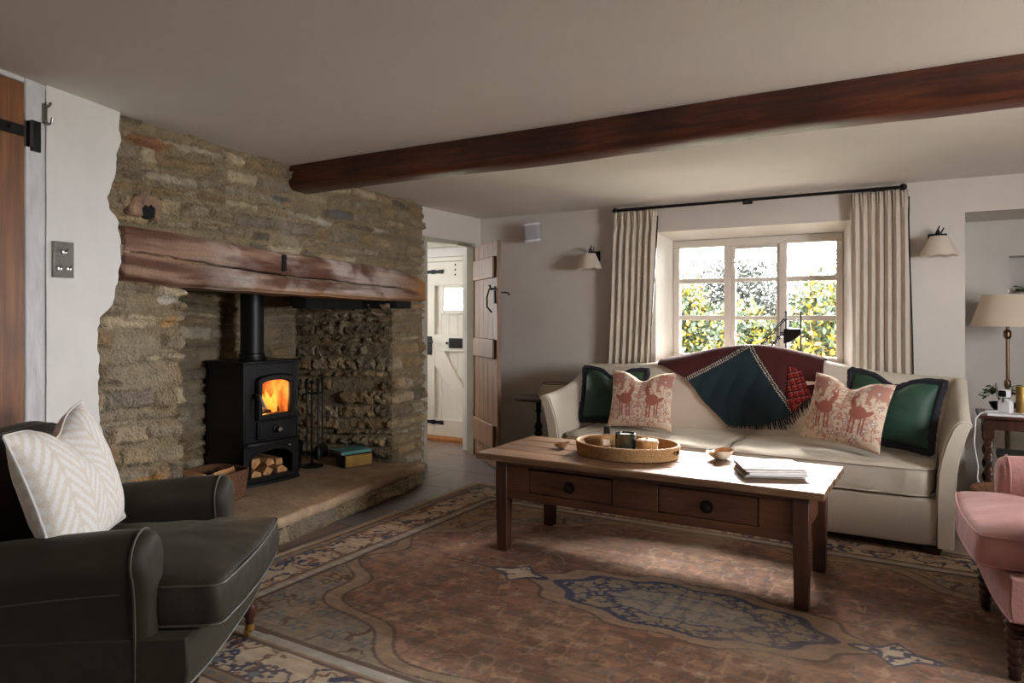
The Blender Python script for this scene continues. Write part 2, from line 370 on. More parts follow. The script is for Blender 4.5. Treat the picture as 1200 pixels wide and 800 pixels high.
# ---- fireplace wall: rubble stone, local x along the wall, local y into it
O = Vector((-3.102, 1.779, 0)); FA = math.atan2(.98684, -.16173)
FPM = Matrix.Translation(O) @ Matrix.Rotation(FA, 4, 'Z')
def fpn(u, y, z):
    c, s = math.cos(FA), math.sin(FA)
    return np.stack([O.x+u*c-y*s, O.y+u*s+y*c, z], -1)
PAL = np.array([lin(c) for c in [(172,152,122),(160,142,114),(146,132,110),(184,168,140),(138,125,106),(166,144,110),(152,140,121),(192,180,156),(122,111,96),(156,130,98)]])
def stone(U, V, seed, ch=(.045,.115), cw=(.10,.34), rough=1.0):
    rs = np.random.RandomState(seed)
    v = V+.05*(vn(U*1.3, V*1.1, seed)-.5)+.018*(vn(U*6, V*5, seed+3)-.5)
    b = [v.min()-.08]
    while b[-1] < v.max()+.02: b.append(b[-1]+rs.uniform(*ch))
    b = np.array(b); k = np.clip(np.searchsorted(b, v)-1, 0, len(b)-2)
    h = np.zeros_like(U); col = np.zeros(U.shape+(3,))
    mort = np.array(lin((146,130,104)))
    uw = U+.03*(vn(U*7, V*9, seed+5)-.5)
    for r in range(len(b)-1):
        mk = k == r
        if not mk.any(): continue
        x = [U.min()-.4*rs.rand()]
        while x[-1] < U.max()+.4: x.append(x[-1]+rs.uniform(*cw))
        x = np.array(x); uu = uw[mk]; vv = v[mk]
        j = np.clip(np.searchsorted(x, uu)-1, 0, len(x)-2)
        dep = rs.rand(len(x)); pal = PAL[rs.randint(0, len(PAL), len(x))]*(.8+.4*rs.rand(len(x), 1)); tilt = rs.uniform(-1, 1, len(x))
        top = b[r+1]-rs.uniform(0, .018, len(x))[j]; bot = b[r]+rs.uniform(0, .012, len(x))[j]
        d = np.minimum(np.minimum(uu-x[j], x[j+1]-uu), np.minimum(vv-bot, top-vv))
        d = d+.016*(vn(U[mk]*34, V[mk]*34, seed+8)-.5)
        p = sstep(.001, .016, d)*np.where(dep[j] < .12, .25, 1)
        mid = (x[j]+x[j+1])/2
        h[mk] = p*(.012+.030*dep[j])+p*tilt[j]*.05*(uu-mid)+p*.05*rough*(fbm(U[mk]*20, V[mk]*26, seed+11)-.5)
        cc = pal[j]*(.62+.76*fbm(U[mk]*18, V[mk]*26, seed+20))[:, None]
        col[mk] = mixc(mort*(.8+.4*fbm(U[mk]*25, V[mk]*25, seed+30))[:, None], cc, p*.9)
    # pale lime bloom and grey-blue stones of their own colour
    w = sstep(.60, .8, fbm(U*2.2, V*2.6, seed+40)); col = mixc(col, col*.6+np.array(lin((176,166,148)))*.4, w)
    h = h+.008*(fbm(U*5, V*5, seed+50)-.5)+.006*(fbm(U*60, V*60, seed+51)-.5)
    return h, col
def path_wall(path, zs, ds, seed, **kw):
    path = np.array(path, float); seg = np.diff(path, axis=0); ln = np.hypot(*seg.T); S = np.concatenate([[0], np.cumsum(ln)])
    s = np.linspace(0, S[-1], int(S[-1]/ds)+1)
    def pos(t): return np.stack([np.interp(t, S, path[:,0]), np.interp(t, S, path[:,1])], -1)
    def nrm(t):
        i = np.clip(np.searchsorted(S, t, side='right')-1, 0, len(seg)-1); tt = seg[i]/ln[i][:, None]
        return np.stack([tt[:,1], -tt[:,0]], -1)
    n = sum(nrm(np.clip(s+e, 0, S[-1]-1e-6)) for e in (-.02,-.01,0,.01,.02)); n /= np.linalg.norm(n, axis=1)[:, None]+1e-9
    U, V = np.meshgrid(s+path[0,0], zs); h, col = stone(U, V, seed, **kw)
    p = pos(s)
    u = p[:,0][None]+h*n[:,0][None]; y = p[:,1][None]+h*n[:,1][None]
    return fpn(u, y, V), col
Pl, Cl = path_wall([(-.25,0),(.336,0),(.32,.9),(2.337,.9),(2.31,0),(2.766,0),(2.766,.3)], np.arange(0, 1.43, .0085), .0085, 11)
Pu, Cu = path_wall([(-.25,0),(2.766,0),(2.766,.3)], np.arange(1.39, 2.146, .0085), .0085, 23)
# a few blue-grey lias stones high on the wall
def tint(P, C, u0, z0, ru, rz, c):
    d = (P-np.array([O.x, O.y, 0])); u = d[...,0]*math.cos(FA)+d[...,1]*math.sin(FA)
    w = sstep(1.0, .6, np.hypot((u-u0)/ru, (P[...,2]-z0)/rz)+.5*(vn(u*30, P[...,2]*40, 4)-.5))
    return mixc(C, np.array(lin(c)), w*.75)
Cu = tint(Pu, Cu, 1.06, 1.925, .09, .022, (92,92,96)); Cu = tint(Pu, Cu, 1.62, 1.905, .16, .03, (112,114,120)); Cu = tint(Pu, Cu, 1.43, 1.845, .05, .03, (190,186,176))
Cu = tint(Pu, Cu, .14, 2.05, .16, .035, (150,96,62)); Cl = tint(Pl, Cl, .05, 1.225, .17, .035, (206,188,156)); Cl = tint(Pl, Cl, .27, 1.325, .07, .025, (206,200,190))
Cl = tint(Pl, Cl, .12, .50, .2, .014, (178,126,66)); Cl = tint(Pl, Cl, .27, 1.22, .06, .03, (190,148,96))
fw = thing('wall_fireplace', 'rubble stone chimney wall with a deep hearth recess', None); fw['kind'] = 'structure'
npmesh('stonework', Pl, M['stone'], fw, Cl); npmesh('upper_stonework', Pu, M['stone'], fw, Cu)
MB().box(.1,2.5,.0,1.0,1.405,1.43).build('register_plate', M['soot_and_shade'], fw, M=FPM)
MB().box(-.3,2.9,.97,1.05,0,1.5).build('flue_back', M['soot_and_shade'], fw, M=FPM)
# reddish vent stone with a hole painted dark
vs = MB(); ring = []
pts = [(.035,1.70),(.03,1.735),(.05,1.775),(.09,1.80),(.15,1.802),(.195,1.79),(.2,1.74),(.185,1.69),(.13,1.70),(.08,1.695)]
vs.prism(pts, -.05, .02); vs.build('vent_stone', mat('red_stone', (150,120,98), .85, var=.25, scale=14, bump=.7, bscale=50), fw, bevel=.012, M=FPM, label='reddish block with a square vent hole')
hp = [(.095,1.695),(.088,1.735),(.105,1.752),(.12,1.745),(.135,1.757),(.158,1.742),(.155,1.70),(.125,1.688)]
MB().prism(hp, -.0515, -.02).build('vent_hole_shade', M['soot_and_shade'], fw, M=FPM)  # dark plate on the stone face, painted as the shade of a hole

# lintel
def lintel():
    us = np.linspace(-.005, 2.72, 420)
    zt = np.interp(us, [0,.25,.58,1.03,1.61,2.0,2.35,2.6,2.75], [1.645,1.648,1.632,1.615,1.612,1.604,1.585,1.555,1.50]); zb = np.interp(us, [0,.3,.82,1.6,2.25,2.75], [1.402,1.390,1.385,1.373,1.364,1.366])
    zt = zt+.008*(vn(us*5, us*0, 3)-.5); zb = zb+.010*(vn(us*6, us*0, 4)-.5)
    t = np.concatenate([np.linspace(0, .12, 6), np.linspace(.14, .86, 64), np.linspace(.88, 1, 6)])
    T, Uu = np.meshgrid(t, us); ZT = zt[:, None]; ZB = zb[:, None]
    q = np.clip((T-.14)/.72, 0, 1); z = ZB+q*(ZT-ZB)
    y = -.055+.012*(fbm(Uu*2.5, q*3, 6)-.5)+.006*(fbm(Uu*4, q*18, 7)-.5)
    y = y+.03*sstep(.10, 0, q)**2+.02*sstep(.92, 1, q)**2
    y = np.where(T < .12, -.025+.24*(1-T/.12), y); y = np.where(T > .88, -.035+.24*(T-.88)/.12, y)
    ck = .53-.09*sstep(.2, 1.2, Uu)-.02*Uu+.07*(fbm(Uu*2.2, Uu*0, 9)-.5)+.02*(vn(Uu*14, Uu*0, 12)-.5)
    wd = np.interp(Uu, [0,.1,1.0,1.3,2.3,2.55], [.014,.022,.030,.034,.024,.0])
    cr = sstep(1, .3, np.abs(q-ck)/(wd+1e-4))*(wd > .002)
    y = y+.07*cr
    base = mixc(lin((92,62,48)), lin((146,116,98)), sstep(.3, .7, fbm(Uu*3, q*7, 15)))
    base = mixc(base, lin((186,172,162)), .8*sstep(.36, .58, fbm(Uu*4.2, q*1.4+Uu, 17))*sstep(.3, .8, Uu)*sstep(2.5, 2.1, Uu))
    base = mixc(base, lin((84,50,34)), .7*sstep(.5, .75, fbm(Uu*2.6, q*5, 19)))
    w = np.clip(sstep(.16, .02, q+.08*(fbm(Uu*9, q*4, 21)-.5))*sstep(.6, 1.5, Uu)+sstep(2.45, 2.7, Uu+.25*(fbm(Uu*4, q*9, 22)-.5)), 0, 1)
    base = mixc(base, lin((172,124,78)), w*.8)
    base = base*(.8+.4*fbm(Uu*7, q*40, 25))[..., None]
    base = mixc(base, lin((24,14,10)), cr)
    def cap(a, i, f): return np.concatenate([f(a[:1]), a], 0) if i == 0 else np.concatenate([a, f(a[-1:])], 0)
    for i in (0, -1):
        y = cap(y, i, lambda r: r*0+.06); z = cap(z, i, lambda r: r*0+r.mean()); Uu = cap(Uu, i, lambda r: r); base = cap(base, i, lambda r: r*.6)
    P = fpn(Uu, y, z)
    root = thing('fireplace_lintel', 'massive cracked oak beam over the hearth opening', None); root['kind'] = 'structure'
    npmesh('oak_beam', P, attrmat('old_oak', .7, .5, 70), root, base, flip=True)
    MB().box(1.015,1.045,-.066,-.03,1.505,1.60).build('mortise_shade', M['soot_and_shade'], root, M=FPM)  # dark block stands in for the shade inside a slot
lintel()
lb = MB().box(1.62,2.34,.24,.36,1.30,1.40); lb.box(2.28,2.50,-.052,.36,1.305,1.362)
struct(lb.build('inner_lintel', M['soot_and_shade'], bevel=.008, M=FPM), 'sooty timber behind the oak beam over the hearth')

# raised hearth
def hearth():
    root = thing('hearth', 'raised worn limestone hearth under the stove', None); root['kind'] = 'structure'
    for u0, u1 in ((-.2,.62), (.626,1.72), (1.726,2.378)):
        us = np.linspace(u0, u1, int((u1-u0)/.012)); ys = np.concatenate([[0,.01,.02], np.linspace(.03, 1, 80)])
        Uu, T = np.meshgrid(us, ys)
        yf = -.185-.02*Uu+.022*(fbm(Uu*5, Uu*0, 31)-.5)+.012*(vn(Uu*26, Uu*0, 33)-.5)
        y = np.where(T <= .03, yf+np.array([.012,-.002,.0,.012])[np.clip((T/.01).astype(int), 0, 3)], yf+.012+(.93-yf)*(T-.03)/.97)
        zz = np.where(T < .005, .095, np.where(T < .015, .115, np.where(T < .025, .146, .156)))
        e = np.minimum(Uu-u0, u1-Uu); zz = zz+np.where(T > .028, .006*(fbm(Uu*6, y*6, 35)-.5), 0)-np.where(T > .005, .008*sstep(.014, 0, e), 0)
        npmesh('hearth_slab', fpn(Uu, y, zz), M['slab'], root, flip=False)
    P, C = path_wall([(-.2,-.155),(2.345,-.205),(2.355,.0)], np.arange(-.01, .112, .0095), .0095, 47, ch=(.10,.13), cw=(.2,.5), rough=.7)
    npmesh('hearth_riser', P, M['stone'], root, C*.95)
hearth()

# plastered wall beside the chimney
def plaster_wall():
    ez = [0,.4,.555,.739,.887,1.069,1.243,1.30,1.419,1.655,1.70,1.758,1.864,1.961,2.05,2.134]; eu = [-.09,-.09,-.094,-.101,-.118,-.13,-.118,-.05,-.003,-.007,-.06,-.074,-.036,-.016,-.005,.001]
    zs = np.linspace(0, H+.005, 240); t = np.concatenate([np.linspace(0, .8, 20), np.linspace(.82, 1, 14)])
    e = np.interp(zs, ez, eu)+.02*(vn(zs*16, zs*0, 61)-.5)+.012*(vn(zs*45, zs*0, 62)-.5)
    T, Z = np.meshgrid(t, zs); E = e[:, None]; Uu = -.395+T*(E+.395+.01)
    d = E-Uu
    y = -.05-.065*np.clip(-Uu/.41, 0, 1)+.07*sstep(.025, -.01, d)+.006*(fbm(Uu*3, Z*3, 64)-.5)
    o = npmesh('wall_left', fpn(Uu, y, Z), M['plaster_light'])
    struct(o, 'pale plaster wall with a ragged edge beside the stone chimney')
plaster_wall()

# post and plank door at the edge of the view
PA = Vector((-2.968,1.405,0)); PB = Vector((-2.925,1.325,0))
def left_door():
    root = thing('door_1', 'brown plank door with a black strap hinge by the white post', None); root['kind'] = 'structure'
    d = Vector((.335,-.942,0)).normalized(); ang = math.atan2(d.y, d.x)
    MM = Matrix.Translation(PB) @ Matrix.Rotation(ang, 4, 'Z')     # local x away from the post, y towards the room... 
    f = MB()
    f.box(.012,.82,-.03,.02,.01,2.112)
    f.build('leaf', M['oak'], root, bevel=.004, M=MM)
    g = MB().box(.02,.36,.02,.027,1.913,1.953); g.box(-.05,-.012,.02,.030,1.868,1.983); g.tube([(-.002,.03,1.88),(-.002,.03,1.975)], .012, 8)
    for x in (.08,.18,.28): g.ball((x,.028,1.933), .008, 8, 5)
    g.build('strap_hinge', M['iron'], root, M=MM)
    p = MB().box(-.130,.008,-.06,.02,0,H); p.box(.008,.9,-.06,.018,2.116,H)
    p.build('door_frame', M['white_wood'], root, bevel=.006, M=MM)
    h = thing('coat_hook', 'small iron hook high on the white door post', 'hook', (0,0,0))
    k = MB().box(-.082,-.062,.021,.027,1.985,2.06); k.tube([(-.072,.025,2.0),(-.072,.04,1.98),(-.072,.055,1.985),(-.072,.060,2.005)], .005, 8); k.tube([(-.072,.026,2.05),(-.074,.04,2.05),(-.076,.05,2.065)], .005, 8)
    h2 = k.build('hook', M['steel'], h, M=MM)
left_door()
wl = MB().box(-3.0,-2.62,-1.9,.52,-.05,H); wl.box(-3.25,-3.04,.5,1.45,-.05,H)
struct(wl.build('wall_side', M['plaster'], smooth=0), 'plaster wall beyond the plank door')

# switch plate
sp = thing('light_switch', 'steel three-toggle switch plate on pale plaster', 'light switch')
# local u around -.27, on plaster face
MB().box(-.372,-.288,-.120,-.108,1.40,1.54).build('plate', M['steel'], sp, bevel=.002, M=FPM)
for u, z in ((-.330,1.50), (-.349,1.435), (-.311,1.435)):
    t = MB(); t.lathe([(.010,0),(.010,.004),(.006,.006)], n=12); t.tube([(0,0,.004),(0,.004,.012),(0,.010,.024)], [.003,.0035,.005], 8)
    t.build('toggle', M['chrome'], sp, M=FPM @ Matrix.Translation((u,-.120,z)) @ Matrix.Rotation(PI/2, 4, 'X'))

# door wall: opening to the hall
def door_wall():
    X = -3.58; b = MB(); t = .06
    b.box(X-t, X, 4.42, 4.57, 0, 2.135)
    b.box(X-t, X, 4.57, 5.285, 1.90, 2.135)
    b.box(X-t, X, 5.285, 5.42, 0, 2.135)
    o = b.build('wall_door', M['plaster'], smooth=0)
    struct(o, 'plaster wall around the open doorway beside the chimney')
    root = thing('door_2', 'pale oak ledged door standing open against the back wall', None); root['kind'] = 'structure'
    f = MB(); f.box(X-t-.005,X+.012,4.555,4.60,0,1.90); f.box(X-t-.005,X+.012,5.270,5.30,0,1.90); f.box(X-t-.005,X+.012,4.60,5.270,1.865,1.90)
    f.build('door_frame', M['sage'], root, bevel=.004)
    hx = Vector((-3.553,5.268,0)); d = Vector((-3.03,4.815,0))-hx; W_ = d.length; ang = math.atan2(d.y, d.x)
    MM = Matrix.Translation(hx) @ Matrix.Rotation(ang, 4, 'Z')     # local y>0 is the far face, y<0 faces the camera
    lf = MB(); n = 5
    for i in range(n): lf.box(i*W_/n+.0012, (i+1)*W_/n-.0012, 0, .032, .015, 1.862)
    lf.build('leaf', M['oak_pale'], root, bevel=.003, M=MM)
    for z0, z1 in ((1.56,1.735), (.90,1.06), (.16,.36)):
        q = MB().box(.03,W_-.05,-.026,-.001,z0,z1); q.build('ledge', M['oak_pale'], root, bevel=.006, M=MM)
    q = MB(); zc = 1.44
    q.box(W_-.075,W_-.045,-.012,-.002,zc-.09,zc+.05); q.tube([(W_-.06,-.01,zc+.03),(W_-.06,-.05,zc+.03),(W_-.10,-.06,zc-.04),(W_-.09,-.06,zc-.12),(W_-.06,-.03,zc-.16)], .007, 8)
    q.tube([(W_-.05,.04,zc),(W_-.05,.08,zc),(W_+.0,.09,zc-.005),(W_+.03,.09,zc-.02)], .007, 8); q.tube([(W_-.06,-.03,zc+.02),(W_-.06,-.05,zc+.06)], [.006,.009], 8)
    q.box(W_-.12,W_+.004,-.012,-.003,zc+.015,zc+.03)
    q.build('latch', M['iron'], root, M=MM)
door_wall()

# the hall and its front door
def hall():
    b = MB()
    b.box(-5.5,-5.35,4.3,6.0,-.1,1.0); b.box(-5.5,-5.35,4.3,6.0,1.9,H); b.box(-5.5,-5.35,4.3,4.95,1.0,1.9); b.box(-5.5,-5.35,5.2,6.0,1.0,1.9)
    b.box(-5.5,-3.7,4.15,4.3,-.1,H)
    yd = 5.84
    b.box(-5.5,-4.62,5.74,5.95,-.1,H); b.box(-3.80,-3.55,5.43,5.95,-.1,H); b.box(-4.62,-3.80,5.74,5.95,1.845,H)
    o = b.build('wall_hall', M['plaster_light'], smooth=0); struct(o, 'pale walls of the small entrance hall')
    tb = MB().box(-5.3,-3.72,5.66,5.737,1.93,1.99); tb.box(-4.9,-4.83,4.6,5.737,2.06,2.13)
    struct(tb.build('trim_1', M['sage'], bevel=.006), 'painted boards under the hall ceiling')
    root = thing('door_3', 'white ledged and braced front door with a small square pane', None); root['kind'] = 'structure'
    x0, x1, z0, z1 = -4.555, -3.84, .0, 1.80; y = yd
    f = MB(); f.box(-4.618,x0-.004,y-.07,y+.06,0,1.843); f.box(x1+.004,-3.802,y-.07,y+.06,0,1.843); f.box(x0-.004,x1+.004,y-.07,y+.06,1.803,1.843)
    f.build('door_frame', M['cream_door'], root, bevel=.004)
    gx0, gx1, gz0, gz1 = -4.31, -4.0, 1.31, 1.53
    lf = MB(); n = 7; w = (x1-x0)/n
    for i in range(n):
        a, c = x0+i*w+.001, x0+(i+1)*w-.001
        if c <= gx0+.02 or a >= gx1-.02: lf.box(a,c,y,y+.03,z0+.01,z1)
        else: lf.box(a,c,y,y+.03,z0+.01,gz0); lf.box(a,c,y,y+.03,gz1,z1)
    lf.build('leaf', M['cream_door'], root, bevel=.003)
    r = MB(); rx0 = x0+.135
    r.box(x0,x1,y-.026,y-.002,z1-.24,z1); r.box(x0,rx0,y-.026,y-.002,z0+.01,z1-.24); r.box(x1-.11,x1,y-.026,y-.002,z0+.01,z1-.24)
    r.box(rx0,x1-.11,y-.026,y-.002,.89,1.06); r.box(rx0,x1-.11,y-.026,y-.002,z0+.01,z0+.20)
    r.bar((rx0-.02,y-.013,.84),(x1-.09,y-.013,.26),.024,.13,(0,0,1)) if False else r.prism([(rx0,.89),(rx0,.74),(x1-.11,.20),(x1-.11,.34),(rx0+.12,.89)], y-.024, y-.002)
    r.box(gx0-.05,gx0,y-.02,y-.001,gz0-.04,gz1+.04); r.box(gx1,gx1+.05,y-.02,y-.001,gz0-.04,gz1+.04); r.box(gx0,gx1,y-.02,y-.001,gz1,gz1+.04); r.box(gx0,gx1,y-.02,y-.001,gz0-.04,gz0)
    r.build('rail', M['cream_door'], root, bevel=.004)
    MB().box(gx0-.03,gx1+.03,y+.012,y+.016,gz0,gz1).build('glass_pane', M['glass'], root, smooth=0)
    for z in (1.70,.165):
        g = MB().box(x0-.03,x0+.24,y-.036,y-.027,z-.018,z+.018); g.lathe([(.026,0),(.026,.008)], n=12); 
        g = MB(); g.box(x0-.01,x0+.22,y-.036,y-.027,z-.016,z+.016); g.box(x0-.03,x0+.03,y-.038,y-.027,z-.032,z+.032); g.box(x0+.10,x0+.15,y-.038,y-.027,z-.022,z+.022); g.box(x0+.20,x0+.25,y-.037,y-.027,z-.02,z+.02)
        g.build('strap_hinge', M['iron'], root, bevel=.004)
    g = MB().box(-4.235,-4.04,y-.036,y-.027,.925,1.025); g.box(-4.21,-4.065,y-.042,y-.036,.945,1.005)
    g.ball((-4.26,y-.034,.975), .012); g.ball((-4.015,y-.034,.975), .012)
    g.build('letterbox', M['iron'], root, bevel=.003)
    g = MB().box(x0+.05,x0+.10,y-.036,y-.027,.85,1.04); g.tube([(x0+.075,y-.03,.985),(x0+.075,y-.075,.985),(x0+.15,y-.08,.985)], .010, 10)
    g.build('door_handle', M['iron'], root)
    g = MB()
    for z in (1.765,1.715,1.665): g.ball((-4.16,y-.027,z), .009, 8, 5)
    g.build('stud', M['iron'], root)
    struct(MB().box(-4.62,-3.80,5.665,6.0,-.1,.03).build('trim_2', M['terracotta'], bevel=.004), 'orange-brown threshold mat below the front door')
hall()

# ceiling beam
def beam():
    us = np.linspace(-3.36, 2.3, 120); r = []
    for x in us:
        y0 = 2.905+.03*(x+3.3)/3.6+.006*math.sin(x*3); w = .20; z0 = 2.0+.01*(vn(x*1.7, 0, 71)-.5)-.005; z1 = H+.01
        pr = [(0,0),(.02,-.012),(w-.02,-.012),(w,0)]
        q = [(y0+.0,z1),(y0-.004,z1-.05),(y0+.002,z0+.035),(y0+.010,z0+.016),(y0+.03,z0),(y0+w-.04,z0-.002),(y0+w-.008,z0+.02),(y0+w,z0+.05),(y0+w,z1)]
        e = min(1, (x+3.36)/.05+.35)
        r.append([(x, yy+.005*(float(vn(x*5, zz*6, 75))-.5), zz+.006*(float(vn(x*4, yy*8, 77))-.5)*(zz < z1)) for yy, zz in q])
    o = MB().loft(r).build('ceiling_beam', M['beam'], smooth=60)
    struct(o, 'dark red-brown oak beam crossing the ceiling')
beam()

# walls out of view, with the room's other windows
def hidden_walls():
    b = MB(); x0, x1 = 1.9, 2.05
    b.box(x0,x1,-1.9,2.2,-.05,H); b.box(x0,x1,3.3,5.9,-.05,H); b.box(x0,x1,2.2,3.3,-.05,1.0); b.box(x0,x1,2.2,3.3,1.85,H)
    struct(b.build('wall_right', M['plaster'], smooth=0), 'plaster wall with a second window behind the pink armchair')
    c = MB().box(-3.1,2.05,-1.75,-1.6,-.05,H)
    struct(c.build('wall_front', M['plaster'], smooth=0), 'plaster wall opposite the sofa')
hidden_walls()
# ------------------------------------------------------------------ soft shapes
def spow(v, p): return np.sign(v)*np.abs(v)**p
def pad(w, d, t, n=28, p=.5, crown=.0, sag=None):
    """seat cushion: rounded box with a crowned top, centred in x,y, bottom at 0"""
    rings = []; m = 64
    prof = [(.0,.0),(.90,.0),(.975,.03),(1.0,.12),(1.0,.80),(.985,.92),(.95,.985),(.85,1.0),(.6,1.0),(.3,1.0),(.02,1.0)]
    out = []
    for s_, z_ in prof:
        r = []
        for k in range(m):
            a = 2*PI*k/m; c, s = math.cos(a), math.sin(a)
            e = .22 if s_ > .5 else .22+(.5-s_)*.5
            x = math.copysign(abs(c)**e, c)*w/2*s_; y = math.copysign(abs(s)**e, s)*d/2*s_
            bul = crown*max(0, 1-(2*x/w)**2)*max(0, 1-(2*y/d)**2) if z_ >= .9 else 0
            r.append((x, y, z_*t+bul))
        out.append(r)
    return MB().loft(out)
def piping(path, r, name, m, parent): return MB().tube(path, r, 6).build(name, m, parent)

def pillow_mesh(name, w, h, t, mat_, parent=None, colf=None, chop=.06, seed=0, n=56):
    """scatter cushion standing in x,z (front faces -y), bottom edge at z=0, with a dented top edge"""
    def side(sg):
        a = np.linspace(-1, 1, n); U, V = np.meshgrid(a, a)
        pin = 1-.09*(1-V**2)**1.0*np.abs(U)**6; pin2 = 1-.07*(1-U**2)*np.abs(V)**6
        th = t/2*np.clip(1-np.abs(U)**2.6, 0, 1)**.62*np.clip(1-np.abs(V)**2.6, 0, 1)**.62
        th = th*(1-.45*np.exp(-(U/.22)**2)*sstep(.0, 1, V)*(chop > 0))
        th = th+.006*(fbm(U*3+seed, V*3, seed+5)-.5)*sstep(0, .02, th)
        X = U*pin*w/2; Z = (V*pin2+1)*h/2-chop*np.exp(-(U/.34)**2)*sstep(-.3, 1, V)
        Z = Z+.10*h*np.abs(U)**3*0
        Y = sg*th
        return U, V, np.stack([X, Y, Z], -1)
    U, V, F_ = side(-1); _, _, B_ = side(1)
    nf = n*n; idx = np.arange(nf).reshape(n, n)
    q = np.stack([idx[:-1,:-1], idx[:-1,1:], idx[1:,1:], idx[1:,:-1]], -1).reshape(-1, 4)
    Vv = np.concatenate([F_.reshape(-1,3), B_.reshape(-1,3)]); Q = np.concatenate([q, q[:, ::-1]+nf])
    c = None
    if colf is not None:
        cc = colf(U, V).reshape(-1, 3); c = np.concatenate([cc, cc])
    o = rawmesh(name, Vv, Q, mat_, parent, c)
    edge = [F_[0,i] for i in range(n)]+[F_[i,-1] for i in range(1,n)]+[F_[-1,i] for i in range(n-2,-1,-1)]+[F_[i,0] for i in range(n-2,0,-1)]
    return o, [tuple(p) for p in edge]

# ------------------------------------------------------------------ sofa
SX0, SX1, SYF, SYB = -2.19, .0, 4.25, 5.22       # inner faces of base, front, back
def sofa_top(x): return .862+.155*np.exp(-((x+1.09)/.55)**2)
def back_front_y(z, zt):                          # front face of the sofa back
    return 4.86+.16*np.clip((z-.40)/.5, 0, 1.3)
def sofa():
    root = thing('sofa', 'long cream linen camelback sofa below the window', 'sofa', (-1.09, 4.70, .013))
    inv = Matrix.Translation((1.09, -4.70, 0))
    f = MB(); n = 40
    rings = []
    for x in np.linspace(-2.185, -.005, 30):
        rings.append([(x,4.265,.045),(x,4.255,.06),(x,4.255,.272),(x,4.268,.286),(x,5.1,.286),(x,5.1,.045)])
    f.loft(rings).xf(inv); f.build('base', M['linen'], root, smooth=40)
    # back
    xs = np.linspace(-2.31, .10, 70); rr = []
    for x in xs:
        zt = float(sofa_top(x)); e = max(0, max(-2.19-x, x-.0))
        zb = .12; r = []
        for z, k in ((zb,0),(.40,0),(.55,0),(.70,0),(zt-.10,0),(zt-.045,0),(zt-.015,.012),(zt,.045)):
            r.append((x, float(back_front_y(z, zt))+k-.02*math.sin(PI*min(1, max(0, (z-.4)/.45)))*(e == 0), z))
        for z, k in ((zt,.09),(zt-.02,.125),(zt-.08,.14),(.5,.20),(zb,.18)):
            r.append((x, 5.02+k-.0, z))
        # the back narrows to the arm line at the floor
        sc = 1.0
        r = [(p[0] if p[2] > .6 else p[0]+(min(0, .02-p[0]+.06) if p[0] > .08 else max(0, -2.27-p[0]) if p[0] < -2.27 else 0)*(1-max(0, (p[2]-.12)/.48)), p[1], p[2]) for p in r]
        rr.append(r)
    MB().loft(rr).xf(inv).build('backrest', M['linen'], root, smooth=60)
    # flared scoop arms
    for sg, cx in ((1, .0), (-1, -2.18)):
        rings = []
        for i, y in enumerate(np.linspace(4.235, 5.0, 26)):
            t = (y-4.235)/.765
            hz = .700+.02*t+.15*t**2.4
            th = .078; r = []
            def cen(z):
                q = max(0, (z-.30)/(hz-.30)); return .036+.082*q**2.2+.0*t
            zs = [.045,.2,.32,.42,.50,.57,.63,hz-.03]
            inn = [(cen(z)-th/2*(1-.15*max(0,(z-.4)/.3)), z) for z in zs]; out = [(cen(z)+th/2*(1-.15*max(0,(z-.4)/.3)), z) for z in zs]
            ct = cen(hz)
            top = [(ct-.030,hz-.012),(ct-.012,hz-.001),(ct+.012,hz-.003),(ct+.032,hz-.018)]
            pr = inn+top+out[::-1]
            k = 1 if i else .9
            if i == 0:
                mx = sum(p[0] for p in pr)/len(pr); pr = [(ct*0+ (x-cen(z))*.86+cen(z), z-(.004 if z > .6 else 0)) for x, z in pr]
            r = [(cx+sg*x, y+(0.006 if i == 0 else 0) - (.006 if i == 0 else 0), z) for x, z in pr]
            if sg < 0: r = r[::-1]
            rings.append(r)
        o = MB().loft(rings).xf(inv).build('arm', M['linen'], root, smooth=70)
        pr = rings[1]; pts = [(x, y-.016, z) for x, y, z in pr if z > .06]
        MB().tube(pts, .005, 6).xf(inv).build('piping', M['linen'], o)
    # two seat cushions
    for c, w in ((-1.637, 1.06), (-.553, 1.085)):
        s = pad(w, .70, .165, crown=.016)
        o = s.xf(Matrix.Translation((c+1.09, -.105+.0, .287))).build('seat_cushion', M['linen'], root, smooth=180)
        tex = bpy.data.textures.new('soft', 'CLOUDS'); tex.noise_scale = .16
        mm = o.modifiers.new('sub', 'SUBSURF'); mm.levels = mm.render_levels = 2
        dm = o.modifiers.new('wrinkle', 'DISPLACE'); dm.texture = tex; dm.strength = .03; dm.mid_level = .5; dm.texture_coords = 'GLOBAL'
        for zz in (.139, .003):
            e = .22; pts = []
            for k in range(64):
                a = 2*PI*k/64; cx_, sy_ = math.cos(a), math.sin(a)
                pts.append((c+1.09+math.copysign(abs(cx_)**e, cx_)*w/2*1.0, -.105+math.copysign(abs(sy_)**e, sy_)*.35*1.0, .298+zz))
            MB().tube(pts+[pts[0]], .0045, 6).build('piping', M['linen'], o)
    for x in (-2.16, -.02):
        for y in (4.30, 5.06):
            MB().loft([[(x-.03,y-.03,0),(x+.03,y-.03,0),(x+.03,y+.03,0),(x-.03,y+.03,0)],[(x-.045,y-.045,.05),(x+.045,y-.045,.05),(x+.045,y+.045,.05),(x-.045,y+.045,.05)]]).xf(inv).build('foot', M['dark_wood'], root)
    return root
sofa()

